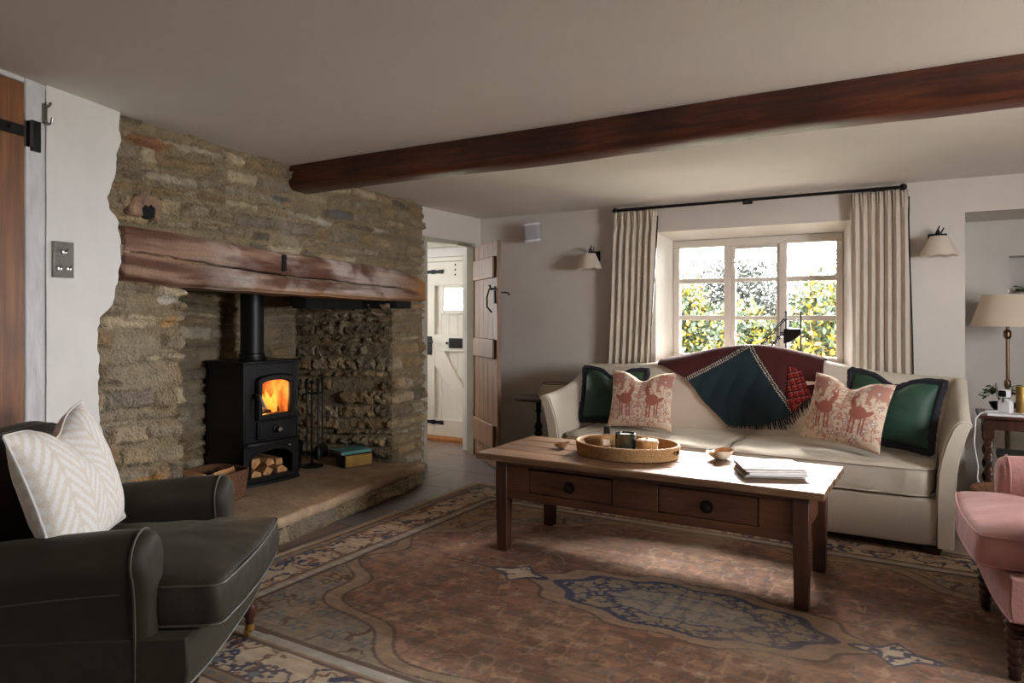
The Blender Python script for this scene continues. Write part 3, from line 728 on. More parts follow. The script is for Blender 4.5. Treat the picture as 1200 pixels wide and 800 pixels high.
# ------------------------------------------------------------------ throw over the back
def throw():
    root = thing('throw_blanket', 'navy and maroon wool throw draped over the sofa back', 'blanket', (-1.15, 4.95, .9))
    inv = Matrix.Translation((1.15, -4.95, -.9))
    ox = [-1.755,-1.715,-1.516,-1.382,-1.217,-1.10,-.98,-.817,-.735,-.63]; oz = [.90,.895,.794,.650,.515,.52,.54,.61,.70,.775]
    nu, nv = 190, 150
    xs = np.linspace(-1.755, -.635, nu); zt = sofa_top(xs)+.034; zb = np.interp(xs, ox, oz)+.010*(vn(xs*9, xs*0, 5)-.5)
    zb = np.minimum(zb, zt-.012)
    t = np.linspace(-.30, 1, nv); T, X = np.meshgrid(t, xs); ZT = zt[:, None]; ZB = zb[:, None]
    Zf = ZT-np.clip(T, 0, 1)*(ZT-ZB); zf = Zf
    drop = ZT-Zf
    ycrest = 5.085
    yfront = back_front_y(zf, ZT)-.042
    a = np.clip(drop/.07, 0, 1)
    Y = np.where(T >= 0, ycrest+(yfront-ycrest)*np.sqrt(1-(1-a)**2), ycrest)
    zdip = np.where(T >= 0, 0, 0)
    tb = np.clip(-T/.30, 0, 1)
    Y = np.where(T < 0, ycrest+.105*np.sin(np.clip(tb*2, 0, 1)*PI/2), Y); Zf = np.where(T < 0, ZT-.01-.26*np.clip(tb-.3, 0, 1)-.02*tb, Zf)
    fold = .012*np.sin((X+1.15)*26+3*vn(X*3, Zf*4, 7))*sstep(.05, .35, drop)+.014*(fbm(X*6, Zf*2.2, 9)-.5)*sstep(.03, .2, drop)
    Y = Y-np.abs(fold)*1.0-.002
    # stripes: two pale stitched bands fan out from the crest
    l1 = (-1.136, 1.03), (-1.516, .806); l2 = (-1.10, 1.03), (-.80, .62)
    def sd(l):
        (ax, az), (bx, bz) = l; L_ = math.hypot(bx-ax, bz-az); dx, dz = (bx-ax)/L_, (bz-az)/L_
        return (X-ax)*dz-(zf-az)*dx, (X-ax)*dx+(zf-az)*dz
    d1, s1 = sd(l1); d2, s2 = sd(l2)
    d1 = d1+.06*np.clip(s1, 0, .4)*np.clip(.4-s1, 0, 1)*2; d2 = d2-.05*np.clip(s2, 0, .4)*np.clip(.45-s2, 0, 1)*2
    navy = mixc(lin((26,38,48)), lin((34,52,56)), fbm(X*6, zf*6, 11)); mar = mixc(lin((54,25,27)), lin((76,36,37)), fbm(X*16, zf*5, 12))
    C = np.array(navy); inside = (d1 < 0) & (d2 > 0)
    sgn1 = d1 > 0; sgn2 = d2 < 0
    C = np.where((sgn1 | sgn2)[..., None], mar, navy)
    for d, s in ((d1, s1), (d2, s2)):
        band = np.abs(d) < .016; C = np.where(band[..., None], np.array(lin((30,30,36))), C)
        dots = (np.abs(np.abs(d)-.008) < .004) & (np.sin(s*420) > -.2); C = np.where(dots[..., None], np.array(lin((196,190,180))), C)
    # red tartan fold near the corner
    tz = (X > -.845) & (X < -.70) & (zf < .90-(X+.78)*.2) & (np.abs(X+.775+ .25*(zf-.75)) < .035+.22*(.90-zf))
    st = mixc(lin((128,28,26)), lin((46,16,20)), ((np.sin(X*170+zf*60) > .5) | (np.sin(zf*150-X*40) > .55)).astype(float)*.8)
    st = np.where(((np.abs(np.sin(X*85+zf*30)) < .10) | (np.abs(np.sin(zf*75-X*20)) < .08))[..., None], np.array(lin((150,110,104))), st)
    C = np.where((tz & sgn2)[..., None], st, C); Y = Y-.012*(tz & sgn2)
    P = np.stack([X+1.15, Y-4.95, Zf-.9], -1)
    cl = npmesh('blanket_cloth', P, M['cloth_attr'], root, C, solid=.008, flip=False)
    # fringe along the lower edge
    f = MB(); rs = random.Random(4)
    for x in np.arange(-1.21, -.64, .0062):
        z = float(np.interp(x, xs, zb)); y = float(back_front_y(z, 1))-.034
        L_ = rs.uniform(.045, .085); a = rs.uniform(-.02, .02)+.015
        ze = z-L_; dy = max(0, .506-ze); ze = max(ze, .506)
        f.tube([(x,y,z+.004),(x+a*.5,y-.006-dy*.3,max(z-L_*.5,.507)),(x+a,y-.002-dy+rs.uniform(-.004,.004),ze)], [.0026,.0024,.0016], 5)
    f.xf(inv).build('fringe', M['navy'], root)
    z = .775; MB().box(-.735,-.665,float(back_front_y(.78,1))-.047,float(back_front_y(.78,1))-.041,.795,.825).xf(inv).build('cloth_tag', M['white_cloth'], root, bevel=.001)
throw()

# ------------------------------------------------------------------ scatter cushions
def place(root, loc, rz, tilt, roll=0):
    root.location = loc; root.rotation_euler = (Matrix.Rotation(rz, 4, 'Z') @ Matrix.Rotation(tilt, 4, 'X') @ Matrix.Rotation(roll, 4, 'Y')).to_euler()
def green_cushion(label, loc, rz, tilt, roll, seed, w=.50, h=.45):
    root = thing('velvet_cushion', label, 'cushion', group='green fringed cushions')
    _, e = pillow_mesh('cover', w, h, .17, M['green_velvet'], root, None, .062, seed)
    f = MB(); pts = e[::2]; n = len(pts); rings = []
    c = Vector((0, 0, h/2)); rs = random.Random(seed)
    P = []
    for p in pts:
        d = Vector(p)-c; d.y = 0; d.normalize(); P.append(Vector(p)+d*.014)
    f.tube(P+[P[0]], [rs.uniform(.018,.024) for _ in P]+[.021], 8)
    f.build('fringe', M['navy'], root, label='dark navy brush fringe')
    place(root, loc, rz, tilt, roll); return root
green_cushion('green velvet cushion with navy fringe beside the sofa arm near the round side table', (-1.965, 4.62, .514), .10, -.30, .0, 1, .45, .365)
green_cushion('green velvet cushion with navy fringe against the sofa arm near the brass lamp', (-.27, 4.57, .528), -.20, -.32, .10, 2, .48, .385)

def beast(U, V):
    """mirrored heraldic animals, flowers and scrolls in terracotta and grey on cream"""
    A = np.abs(U); c = mixc(lin((206,190,172)), lin((190,170,150)), fbm(U*9, V*9, 3))
    terr = np.array(lin((148,92,80))); rose = np.array(lin((168,122,110))); grey = np.array(lin((140,128,126)))
    bg = fbm(A*5, V*5, 21); scr = np.abs(bg-.5) < .028; c = np.where(scr[..., None], rose, c)
    bg2 = fbm(A*8+4, V*8, 22); c = np.where((np.abs(bg2-.5) < .03)[..., None], rose*.9, c)
    up = ((A > .5) & (V > .25) & (bg > .46)); c = np.where(up[..., None], rose*.95, c)
    def ell(x, y, a, b, r=0):
        dx, dy = A-x, V-y; cx, sx = math.cos(r), math.sin(r)
        return ((dx*cx+dy*sx)/a)**2+((-dx*sx+dy*cx)/b)**2 < 1
    body = ell(.40,-.02,.20,.20,.3) | ell(.27,.22,.065,.30,.25) | ell(.24,.50,.075,.075) | ell(.21,.62,.022,.13,-.2) | ell(.29,.62,.022,.13,.25) | ell(.62,-.02,.16,.06,.7)
    for lx in (.27,.36,.50,.57): body |= (np.abs(A-lx-.05*(V+.3)) < .022) & (V < -.05) & (V > -.62)
    c = np.where(body[..., None], terr, c)
    for i, (fx, fy) in enumerate([(.16,-.30),(.62,-.50),(.42,-.72),(.78,-.25),(.1,-.72),(.75,.62),(.5,.75),(.85,.2),(.12,.80)]):
        r = np.hypot(A-fx, V-fy); th = np.arctan2(V-fy, A-fx); pet = r < .085*(.65+.35*np.cos(5*th+i))
        c = np.where(pet[..., None], grey, c); c = np.where((r < .025)[..., None], np.array(lin((226,206,180))), c)
    st = (A < .028) & (np.sin(V*40) > -.5); c = np.where(st[..., None], rose, c)
    return c
def deer_cushion(label, loc, rz, tilt, roll, seed, w=.44, h=.42):
    root = thing('patterned_cushion', label, 'cushion', group='printed animal cushions')
    _, e = pillow_mesh('cover', w, h, .15, M['cloth_attr'], root, beast, .055, seed, 120)
    place(root, loc, rz, tilt, roll); return root
deer_cushion('cream cushion with terracotta animal print, beside the green cushion near the round side table', (-1.70, 4.46, .500), .10, -.28, .02, 3, .44, .39)
deer_cushion('cream cushion with terracotta animal print, beside the green cushion near the brass lamp', (-.485, 4.40, .515), -.30, -.33, .10, 4, .46, .40)
# ------------------------------------------------------------------ coffee table
TZ = .52
def coffee_table():
    root = thing('coffee_table', 'long worn pine coffee table with two drawers on the rug', 'table', (-1.25, 3.46, .012))
    inv = Matrix.Translation((1.25, -3.46, -.012))
    x0, x1, y0, y1 = -2.115, -.400, 3.150, 3.775
    ys = [y0, y0+.165, y0+.31, y0+.47, y1]
    t = MB(); rs = random.Random(3)
    for i in range(4):
        a, c = ys[i]+(.0016 if i else 0), ys[i+1]-.0016
        e0, e1 = x0+rs.uniform(-.006,.006), x1+rs.uniform(-.012,.010); dz = rs.uniform(-.0012,.0012)
        n = 40; r = []
        for k in range(n+1):
            x = e0+(e1-e0)*k/n; w0 = .003*(float(vn(x*7, i, 3))-.5) if i else .005*(float(vn(x*9, 1, 5))-.5)
            zz = TZ+dz+.0015*(float(vn(x*4, i*3, 8))-.5)
            r.append([(x,a+w0,TZ-.032),(x,c,TZ-.032),(x,c,zz-.002),(x,c-.004,zz),(x,a+w0+.006,zz),(x,a+w0,zz-.006)])
        t.loft(r)
    t.xf(inv).build('tabletop', M['tabletop'], root, smooth=30)
    ax0, ax1, ay0, ay1, az0, az1 = -1.965, -.495, 3.178, 3.735, .293, TZ-.033
    rails = MB(); d1 = (-1.807,-1.348,.338,.455); d2 = (-1.114,-.666,.338,.460)
    # front rail with two drawer openings
    def rail(a, c, z0, z1): rails.box(a, c, ay0, ay0+.022, z0, z1)
    rail(ax0, ax1, az0, .338-.004); rail(ax0, ax1, .464, az1); rail(ax0, d1[0]-.004, .334, .464); rail(d1[1]+.004, d2[0]-.004, .334, .464); rail(d2[1]+.004, ax1, .334, .464)
    rails.box(ax0, ax1, ay1-.022, ay1, az0, az1); rails.box(ax0-.001, ax0+.022, ay0+.022, ay1-.022, az0, az1); rails.box(ax1-.022, ax1+.001, ay0+.022, ay1-.022, az0, az1)
    rails.xf(inv).build('apron', M['table'], root, bevel=.002)
    for a, c, z0, z1 in (d1, d2):
        dr = MB().box(a, c, ay0+.003, ay0+.02, z0, z1); dr.box(a+.01, c-.01, ay0+.02, ay0+.45, z0+.008, z1-.015)
        o = dr.xf(inv).build('drawer', M['table'], root, bevel=.003)
        cx, cz = (a+c)/2-.0, (z0+z1)/2-.006
        kn = MB().lathe([(.030,0),(.030,.003),(.012,.004),(.010,.012),(.020,.018),(.021,.026),(.012,.031),(.001,.032)], n=20)
        kn.xf(inv @ Matrix.Translation((cx, ay0+.003, cz)) @ Matrix.Rotation(PI/2, 4, 'X')); kn.build('knob', M['iron'], o)
    for x in (-1.972, -.492):
        for y in (3.200, 3.722):
            w = .033; b = .028
            MB().loft([[(x-b,y-b,.012),(x+b,y-b,.012),(x+b,y+b,.012),(x-b,y+b,.012)],[(x-w,y-w,.29),(x+w,y-w,.29),(x+w,y+w,.29),(x-w,y+w,.29)],[(x-w,y-w,TZ-.033),(x+w,y-w,TZ-.033),(x+w,y+w,TZ-.033),(x-w,y+w,TZ-.033)]]).xf(inv).build('leg', M['table_leg'], root, bevel=.004)
coffee_table()

# woven oval tray
def tray():
    cx, cy = -1.405, 3.515; a, b, h = .265, .205, .060
    root = thing('woven_tray', 'oval rattan tray with handle slots on the coffee table', 'tray', (cx, cy, TZ+.002), -.03)
    n = 120; rows = 11
    ang = np.linspace(0, 2*PI, n+1); zz = np.linspace(0, h, 45)
    A, Z = np.meshgrid(ang, zz)
    wv = .0022*np.cos(A*60+PI*np.floor(Z/h*rows))+.0035*np.abs(np.sin(Z/h*rows*PI))
    k = 1+.03*Z/h
    def wall(off): return np.stack([(a*k+off+wv*np.sign(off+.001))*np.cos(A), (b*k+off+wv*np.sign(off+.001))*np.sin(A), Z], -1)
    # keep out the handle slots at both ends
    fa = (A[:-1,:-1]+A[1:,1:])/2; fz = (Z[:-1,:-1]+Z[1:,1:])/2
    slot = ((np.minimum(np.abs(fa), np.abs(fa-2*PI)) < .22) | (np.abs(fa-PI) < .22)) & (fz > .024) & (fz < .046)
    Po, Pi = wall(.004), wall(-.006)
    o1 = npmesh('basket_wall', np.concatenate([Po, Pi[::-1]], 0), M['wicker'], root, keep=np.concatenate([~slot, np.ones((1, n), bool), ~slot[::-1]], 0))
    r = MB(); pts = [(a*1.03*math.cos(t), b*1.03*math.sin(t), h) for t in np.linspace(0, 2*PI, 80)]; r.tube(pts, .0075, 8); r.build('rim', M['wicker'], root)
    f = MB(); f.lathe([(.001,.004),(.5,.004),(.98,.004),(.98,0)], n=64); f.v = [(x*a, y*b, z) for x, y, z in f.v]; f.build('basket_floor', M['wicker'], root)
tray()
ZT0 = TZ+.0075
def perfume():
    root = thing('perfume_bottle', 'clear square perfume bottle with black stopper on the rattan tray', 'bottle', (-1.525, 3.53, ZT0), .3)
    def sq(w, z): return [(-w,-w*.8,z),(w,-w*.8,z),(w,w*.8,z),(-w,w*.8,z)]
    MB().loft([sq(.026,0),sq(.028,.004),sq(.028,.080),sq(.024,.086),sq(.012,.088),sq(.011,.096)]).build('bottle', M['bottle_glass'], root, smooth=0)
    MB().loft([sq(.024,.004),sq(.024,.030)]).build('liquid', mat('amber_liquid', (200,180,130), .1), root, smooth=0)
    MB().loft([sq(.0165,.090),sq(.0165,.128)]).build('stopper', M['black'], root, bevel=.003)
    MB().box(-.018,.018,-.0232,-.0226,.030,.062).build('sticker', M['paper'], root, smooth=0)
perfume()
def candle():
    root = thing('candle', 'large black-green glass candle on the rattan tray', 'candle', (-1.425, 3.545, ZT0))
    MB().lathe([(.046,0),(.052,.004),(.054,.02),(.054,.098),(.051,.100),(.0495,.096),(.0495,.084),(.001,.083)], n=40).build('candle_glass', M['dark_glass'], root, smooth=50)
    MB().lathe([(.0488,.084),(.0488,.0905),(.001,.0905)], n=32).build('wax', M['wax'], root)
    MB().tube([(0,0,.089),(.002,0,.099)], .0012, 6).build('wick', M['soot_and_shade'], root)
candle()
def wicker_box():
    root = thing('wicker_box', 'small round lidded wicker box on the rattan tray', 'box', (-1.315, 3.575, ZT0))
    def coil(r, z0, z1, k): return [(r+.0022*math.sin(PI*k*i/(k*4.0))**2, z0+(z1-z0)*i/(k*4.0)) for i in range(k*4+1)]
    MB().lathe([(.04,0)]+coil(.054,.002,.044,7)+[(.05,.046)], n=48).build('box_body', M['wicker'], root, smooth=180)
    l = MB().lathe([(.05,.044)]+coil(.057,.046,.064,3)+[(.054,.068),(.035,.073),(.001,.075)], n=48); l.ball((0,0,.079), .006); l.build('lid', M['wicker'], root, smooth=180)
wicker_box()
def white_dish():
    root = thing('ring_dish', 'shallow white dish lying inside the rattan tray by its handle', 'dish', (-1.235, 3.585, ZT0))
    MB().lathe([(.022,0),(.034,.006),(.040,.016),(.037,.016),(.030,.009),(.001,.007)], n=32).build('dish', M['white_plastic'], root, smooth=60)
white_dish()
def shell_bowl(label, loc, s, seed, cut):
    root = thing('shell_bowl', label, 'bowl', loc, seed)
    n, m = 48, 12; a = np.linspace(0, 2*PI, n+1); t = np.linspace(0, 1, m); A, T = np.meshgrid(a, t)
    R = s*(.30+.70*T**.8)*(1+.10*np.cos(2*A)+.06*np.cos(5*A+seed)*T); Zz = s*.62*T**1.5*(1+.22*np.cos(A+seed)*T+.10*np.sin(4*A)*T)
    o = np.stack([R*np.cos(A), R*np.sin(A), Zz], -1); i = np.stack([(R-.1*s*.6)*np.cos(A), (R-.06*s)*np.sin(A), Zz+.035*s+.0*T], -1); i[-1] = o[-1]*.985+np.array([0,0,.01*s])
    c = np.stack([np.zeros_like(a), np.zeros_like(a), np.zeros_like(a)], -1)[None]
    npmesh('bowl', np.concatenate([c, o], 0), M['shell'], root); npmesh('pearl_lining', np.concatenate([i[::-1], c+np.array([0,0,.05*s])], 0), M['shell_dark'], root)
shell_bowl('small pale shell bowl alone at the doorway end of the coffee table', (-1.785, 3.50, TZ+.0015), .042, .4, 0)
shell_bowl('larger scalloped shell bowl between the rattan tray and the magazines', (-.945, 3.64, TZ+.0015), .072, 1.3, 0)

def magazines():
    cols = [((214,208,204),'pale grey'), ((66,60,62),'dark charcoal'), ((222,220,222),'cool white'), ((196,188,180),'stone coloured'), ((120,110,110),'mid grey'), ((236,234,236),'bright white')]
    where = ['lowest of the stack on the coffee table', 'second from the bottom of the stack', 'third from the bottom of the stack', 'third from the top of the stack', 'second from the top of the stack', 'uppermost of the stack, cover facing up']
    z = TZ+.002; rs = random.Random(8)
    for i in range(6):
        t = [.011,.009,.009,.007,.006,.004][i]; w, d = (.27,.215) if i < 5 else (.21,.17)
        x, y = -.665+rs.uniform(-.012,.012), 3.415+rs.uniform(-.010,.010)
        if i == 5: x, y = -.655, 3.43
        root = thing('magazine', f'{cols[i][1]} magazine, {where[i]}', 'magazine', (x, y, z), .50+rs.uniform(-.07,.07), 'magazines stacked on the coffee table')
        b = MB(); b.box(-w/2+.001,w/2-.001,-d/2+.001,d/2-.001,.0008,t-.0008); b.build('page_block', M['paper'], root, smooth=0)
        c = MB().box(-w/2,w/2,-d/2,d/2,0,.0008).box(-w/2,w/2,-d/2,d/2,t-.0008,t).box(-w/2,-w/2+.0008,-d/2,d/2,.0008,t-.0008)
        c.build('cover', mat('cover_'+str(i), cols[i][0], .35, var=.12, scale=9), root, smooth=0)
        z += t+.0004
magazines()

# ------------------------------------------------------------------ rug
def rug():
    cx, cy, hx, hy = -.93, 2.945, 2.02, 1.455
    nx, ny = 640, 470
    xs = np.linspace(-hx, hx, nx); ys = np.linspace(-hy, hy, ny); X, Y = np.meshgrid(xs, ys)
    wob = .012*(fbm(X*2, Y*2, 81)-.5); A = np.abs(X)+wob; B = np.abs(Y)+wob
    d = np.minimum(hx-A, hy-B)
    beige = np.array(lin((156,138,118))); tan = np.array(lin((134,112,94))); red = np.array(lin((124,86,70))); blue = np.array(lin((34,46,78))); pale = np.array(lin((152,148,140))); dark = np.array(lin((70,54,48))); cream = np.array(lin((192,174,152))); slate = np.array(lin((96,104,114)))
    wear = fbm(X*3, Y*3, 82); fine = fbm(X*26, Y*26, 83)
    # flower lattice helper
    def flowers(s, seed, jit=.25):
        i = np.floor(X/s); j = np.floor(Y/s)
        rx = vn(i*3.1+.5, j*2.7+.5, seed); ry = vn(i*2.3+9.5, j*3.7+.5, seed+1)
        px = X/s-i-.5-(rx-.5)*jit; py = Y/s-j-.5-(ry-.5)*jit
        return np.hypot(px, py)*s, np.arctan2(py, px), rx
    C = np.ones(X.shape+(3,))*beige
    # field
    field = mixc(red, np.array(lin((142,108,88))), sstep(.4, .75, wear))
    r, th, k = flowers(.15, 5, .5); pet = (r < .030*(.7+.3*np.cos(6*th))) & (k > .30)
    field = np.where(pet[..., None], np.where((k > .55)[..., None], field*.5+slate*.35, field*.6+cream*.35), field)
    vine = np.abs(fbm(A*9, B*9, 84)-.5) < .02; field = np.where(vine[..., None], field*.72, field)
    r, th, k = flowers(.065, 9, .6); field = np.where(((r < .009) & (k > .45))[..., None], field*.5+slate*.3, field)
    mo = sstep(.5, .62, fbm(X*16, Y*16, 184)); field = mixc(field, field*.66, mo)
    for fr, sd_, cc_, wd_ in ((12, 201, (78,58,50), .022), (17, 203, (92,96,100), .018), (8, 207, (168,140,116), .018)):
        ln_ = np.abs(fbm(A*fr, B*fr, sd_, 3)-.5) < wd_; field = np.where(ln_[..., None], field*.55+np.array(lin(cc_))*.45, field)
    # corner spandrels beyond a scalloped pale ribbon
    fx, fy = hx-.41, hy-.41
    sp = ((A/fx)**2.1+(B/fy)**2.1)**(1/2.1)+.045*np.cos(np.arctan2(B/fy, A/fx)*14)
    corner = mixc(np.array(lin((138,112,88))), np.array(lin((122,110,96))), sstep(.4, .6, fbm(X*5, Y*5, 86)))
    s2_ = np.abs(fbm(A*13, B*13, 187)-.5) < .03; corner = np.where(s2_[..., None], corner*.6+slate*.2, corner); sc = np.abs(fbm(A*6.5, B*6.5, 87)-.5) < .016; corner = np.where(sc[..., None], dark, corner)
    r, th, k = flowers(.17, 12, .3); corner = np.where(((r < .05*(.65+.35*np.cos(5*th))) & (k > .35))[..., None], slate*.75, corner); corner = np.where((r < .014)[..., None], tan, corner)
    C = np.where((sp > 1.02)[..., None], corner, field)
    rib = np.abs(sp-1.0) < .030; C = np.where(rib[..., None], mixc(tan*.9, tan, wear), C)
    C = np.where((np.abs(np.abs(sp-1.0)-.030) < .005)[..., None], dark*1.1, C)
    # medallion and pendants
    th = np.arctan2(Y/.285, X/.58); rr = np.hypot(X/.58, Y/.285)
    lobe = .80+.16*np.abs(np.cos(th))**3+.05*np.cos(10*th)
    mr = rr/lobe
    C = np.where((mr < 1.28)[..., None], mixc(np.array(lin((140,114,96))), tan, wear), C); C = np.where((np.abs(mr-1.28) < .02)[..., None], dark, C)
    med = mixc(np.array(lin((140,124,104))), np.array(lin((120,108,94))), fine)
    mot = (np.abs(fbm(A*15, B*17, 90)-.5) < .05); med = np.where(mot[..., None], blue, med)
    rf, tf, kf = flowers(.075, 21, .3); med = np.where((rf < .014*(.7+.3*np.cos(5*tf)))[..., None], slate*.6, med)
    C = np.where((mr < 1.0)[..., None], med, C); C = np.where((np.abs(mr-1.0) < .045)[..., None], blue, C)
    C = np.where(((mr < .62) & (mr > .58))[..., None], blue*1.2, C); C = np.where((mr < .55)[..., None], mixc(med, pale*.8, .4*np.ones_like(X)), C)
    for sx in (-1, 1):
        ax = sx*X-.80; w = .075*np.clip((.16-np.abs(ax+.0))/.16, 0, 1)*(1+.35*np.cos(ax*40))
        pen = np.abs(Y) < w; edge = np.abs(np.abs(Y)-w) < .010; on = np.abs(ax) < .16
        C = np.where((pen & on)[..., None], np.where((np.abs(fbm(X*14, Y*14, 92)-.5) < .05)[..., None], blue, cream*.8), C); C = np.where((edge & on)[..., None], blue, C)
        stem = (np.abs(Y) < .006) & (ax > .14) & (ax < .45); C = np.where(stem[..., None], dark, C)
    # border bands from the outside in
    def band(a, b, c): 
        nonlocal C
        m = (d >= a) & (d < b); C = np.where(m[..., None], c, C)
    main = mixc(cream, beige, wear)
    mv = np.abs(fbm(X*9, Y*9, 93)-.5) < .036; main = np.where(mv[..., None], blue, main)
    mv2 = np.abs(fbm(X*7+3, Y*7, 96)-.5) < .018; main = np.where(mv2[..., None], np.array(lin((112,76,60))), main)
    r, th, k = flowers(.20, 31, .2); main = np.where((r < .052*(.7+.3*np.cos(6*th)))[..., None], np.where((k > .5)[..., None], blue*1.1, np.array(lin((150,104,84)))), main); main = np.where((r < .018)[..., None], slate, main)
    guard = np.where((np.sin(X*90)*np.sin(Y*90) > .35)[..., None], slate, tan)
    band(.385, .41, dark); band(.345, .385, pale); band(.33, .345, tan); band(.315, .33, dark*1.4)
    band(.115, .315, main); band(.10, .115, dark*1.3); band(.06, .10, guard); band(.045, .06, dark*1.4); band(.0, .045, mixc(tan, cream, wear))
    C = C*(.66+.6*fine)[..., None]
    C = mixc(C, np.array(lin((140,122,105))), .14+.44*sstep(.42, .72, fbm(X*1.7, Y*1.7, 95)))
    abr = (.85+.3*vn(X*3, Y*70, 97))[..., None]; C = C*abr
    bend = .0
    Z = .010+.003*(fbm(X*2.5, Y*2.5, 98)-.5)+.004*np.sin(X*3)*0
    Z = np.where(d < .004, .001, Z)
    xe = X+.012*(vn(Y*5, X*0, 99)-.5)*(np.abs(X) > hx*.9)
    P = np.stack([xe, Y+.010*(vn(X*4, Y*0, 99)-.5)*(np.abs(Y) > hy*.9), Z], -1)
    root = thing('rug', 'large faded red and blue floral rug under the coffee table', 'rug', (cx, cy, .001))
    npmesh('rug_pile', P, M['rug'], root, C)
    f = MB(); rs = random.Random(5)
    for sx in (-1, 1):
        y = -hy
        while y < hy:
            L_ = rs.uniform(.012,.026); f.add([(sx*hx,y,.004),(sx*(hx+L_),y+rs.uniform(-.004,.004),.002),(sx*hx,y+.005,.004)], [(0,1,2)]); y += .007
    f.build('fringe', M['white_cloth'], root, smooth=0)
rug()
# ------------------------------------------------------------------ armchairs
def round_poly(pts, r, k=5):
    out = []; n = len(pts)
    for i in range(n):
        p = Vector(pts[i]); a = Vector(pts[i-1]); b = Vector(pts[(i+1) % n])
        da = (a-p); db = (b-p); rr = min(r, da.length*.45, db.length*.45)
        s = p+da.normalized()*rr; e = p+db.normalized()*rr
        for j in range(k+1):
            t = j/k; out.append(((1-t)**2*s.x+2*t*(1-t)*p.x+t*t*e.x, (1-t)**2*s.y+2*t*(1-t)*p.y+t*t*e.y))
    return out
def resample(pts, n):
    P = np.array(pts+[pts[0]]); s = np.concatenate([[0], np.cumsum(np.hypot(*np.diff(P, axis=0).T))]); t = np.linspace(0, s[-1], n, endpoint=False)
    return list(zip(np.interp(t, s, P[:,0]), np.interp(t, s, P[:,1])))
def armchair(root, fab, pipe, leg_h=.17, seat_top=.47, hw=.295, tw=.355, depth=.84, back_h=.88, arm_y=.16, legs='caster', arm_z=.0, back_y=None, rise_k=.05):
    back_y = back_y or depth-.18
    aw = .12
    bz = leg_h+.15
    # base
    r = []
    for x in np.linspace(-hw-.105, hw+.105, 25):
        q = abs(x)/(hw+.105); yy = .03+.02*q**3
        r.append([(x,yy,leg_h),(x,yy-.008,leg_h+.05),(x,yy-.004,bz),(x,depth-.08,bz),(x,depth-.02,leg_h)])
    o = MB().loft(r).build('base', fab, root, smooth=50, bevel=.006)
    MB().tube([(p[0][0],p[0][1]-.003,p[0][2]+.008) for p in r], .005, 6).build('piping', pipe, o)
    # seat cushion, T shaped
    poly = [(-tw,-.035),(tw,-.035),(tw,arm_y-.03),(hw-.005,arm_y-.005),(hw-.005,back_y-.02),(-hw+.005,back_y-.02),(-hw+.005,arm_y-.005),(-tw,arm_y-.03)]
    out = resample(round_poly(poly, .03), 120); cx, cy = 0, .22; z0, z1 = bz+.004, seat_top-.015
    def ring(s, z, bow=0):
        rr = []
        for x, y in out:
            f = -.022*(1-(x/tw)**2)*(y < 0)
            rr.append((cx+(x-cx)*s, cy+(y+f-cy)*s, z+bow*(1-(x*s/tw)**2)*(1-min(1, ((y-.28)*s/.4)**2))))
        return rr
    rings = [ring(.05,z0),ring(.9,z0),ring(.975,z0+.003),ring(.995,z0+.02),ring(1.008,(z0+z1)/2),ring(.998,z1-.02),ring(.978,z1-.002),ring(.93,z1+.006,.006),ring(.8,z1+.010,.014),ring(.55,z1+.012,.026),ring(.25,z1+.012,.034),ring(.02,z1+.012,.036)]
    o = MB().loft(rings).build('seat_cushion', fab, root, smooth=180)
    tex = bpy.data.textures.new('pad', 'CLOUDS'); tex.noise_scale = .22
    mm = o.modifiers.new('sub', 'SUBSURF'); mm.levels = mm.render_levels = 1
    dm = o.modifiers.new('wrinkle', 'DISPLACE'); dm.texture = tex; dm.strength = .024; dm.mid_level = .5; dm.texture_coords = 'LOCAL'
    for rg in (ring(.990, z1-.008), ring(.990, z0+.008)): MB().tube(rg+[rg[0]], .0045, 6).build('piping', pipe, o)
    # arms
    for sg in (1, -1):
        def prof(y, k=1.0):
            rise = rise_k*max(0, (y-arm_y)/(depth-arm_y))**1.5+arm_z; rc = .082
            c = (hw+.058, .535+rise)
            pr = [(hw-.004, bz-.02), (hw-.004, .36), (hw-.006, .45)]
            for a in np.linspace(205, -35, 15): pr.append((c[0]+rc*math.cos(math.radians(a)), c[1]+rc*math.sin(math.radians(a))))
            pr += [(hw+.108,.44+rise), (hw+.102,.36), (hw+.10,.27), (hw+.10,leg_h), (hw+.0,leg_h)]
            m = (hw+.052, .46)
            return [((x-m[0])*k+m[0], (z-m[1])*(1-(1-k)*.42)+m[1]) for x, z in pr]
        rings = []
        for y, k in [(arm_y-.052*math.cos(b_), .02+.98*math.sin(b_)**.55) for b_ in np.linspace(.02, PI/2, 14)]+[(arm_y+.05,1.012),(arm_y+.10,1.012),(arm_y+.2,1.0),(arm_y+.35,1),(arm_y+.5,1),(depth-.06,1)]:
            rr = [(sg*x, y+(.012*(z-.45) if y < arm_y+.03 else 0)*0, z) for x, z in prof(y, k)]
            rings.append(rr if sg > 0 else rr[::-1])
        o = MB().loft(rings).build('arm', fab, root, smooth=80)
        # piped pleats over the rounded front and down the outer panel
        pl = MB()
        P4 = [Vector(p) for p in (rings[12] if sg > 0 else rings[12][::-1])]
        pl.tube([p+Vector((0,-.004,.002)) for p in P4[2:18]]+[p+Vector((sg*.003,-.002,0)) for p in P4[18:22]], .004, 6)
        out_ = [Vector(p) for p in [(sg*(hw+.110), y, .452+rise_k*max(0, (y-arm_y)/(depth-arm_y))**1.5+arm_z) for y in np.linspace(arm_y+.03, depth-.06, 14)]]
        pl.tube(out_, .004, 6)
        pl.build('piping', pipe, o)
    # back
    r = []
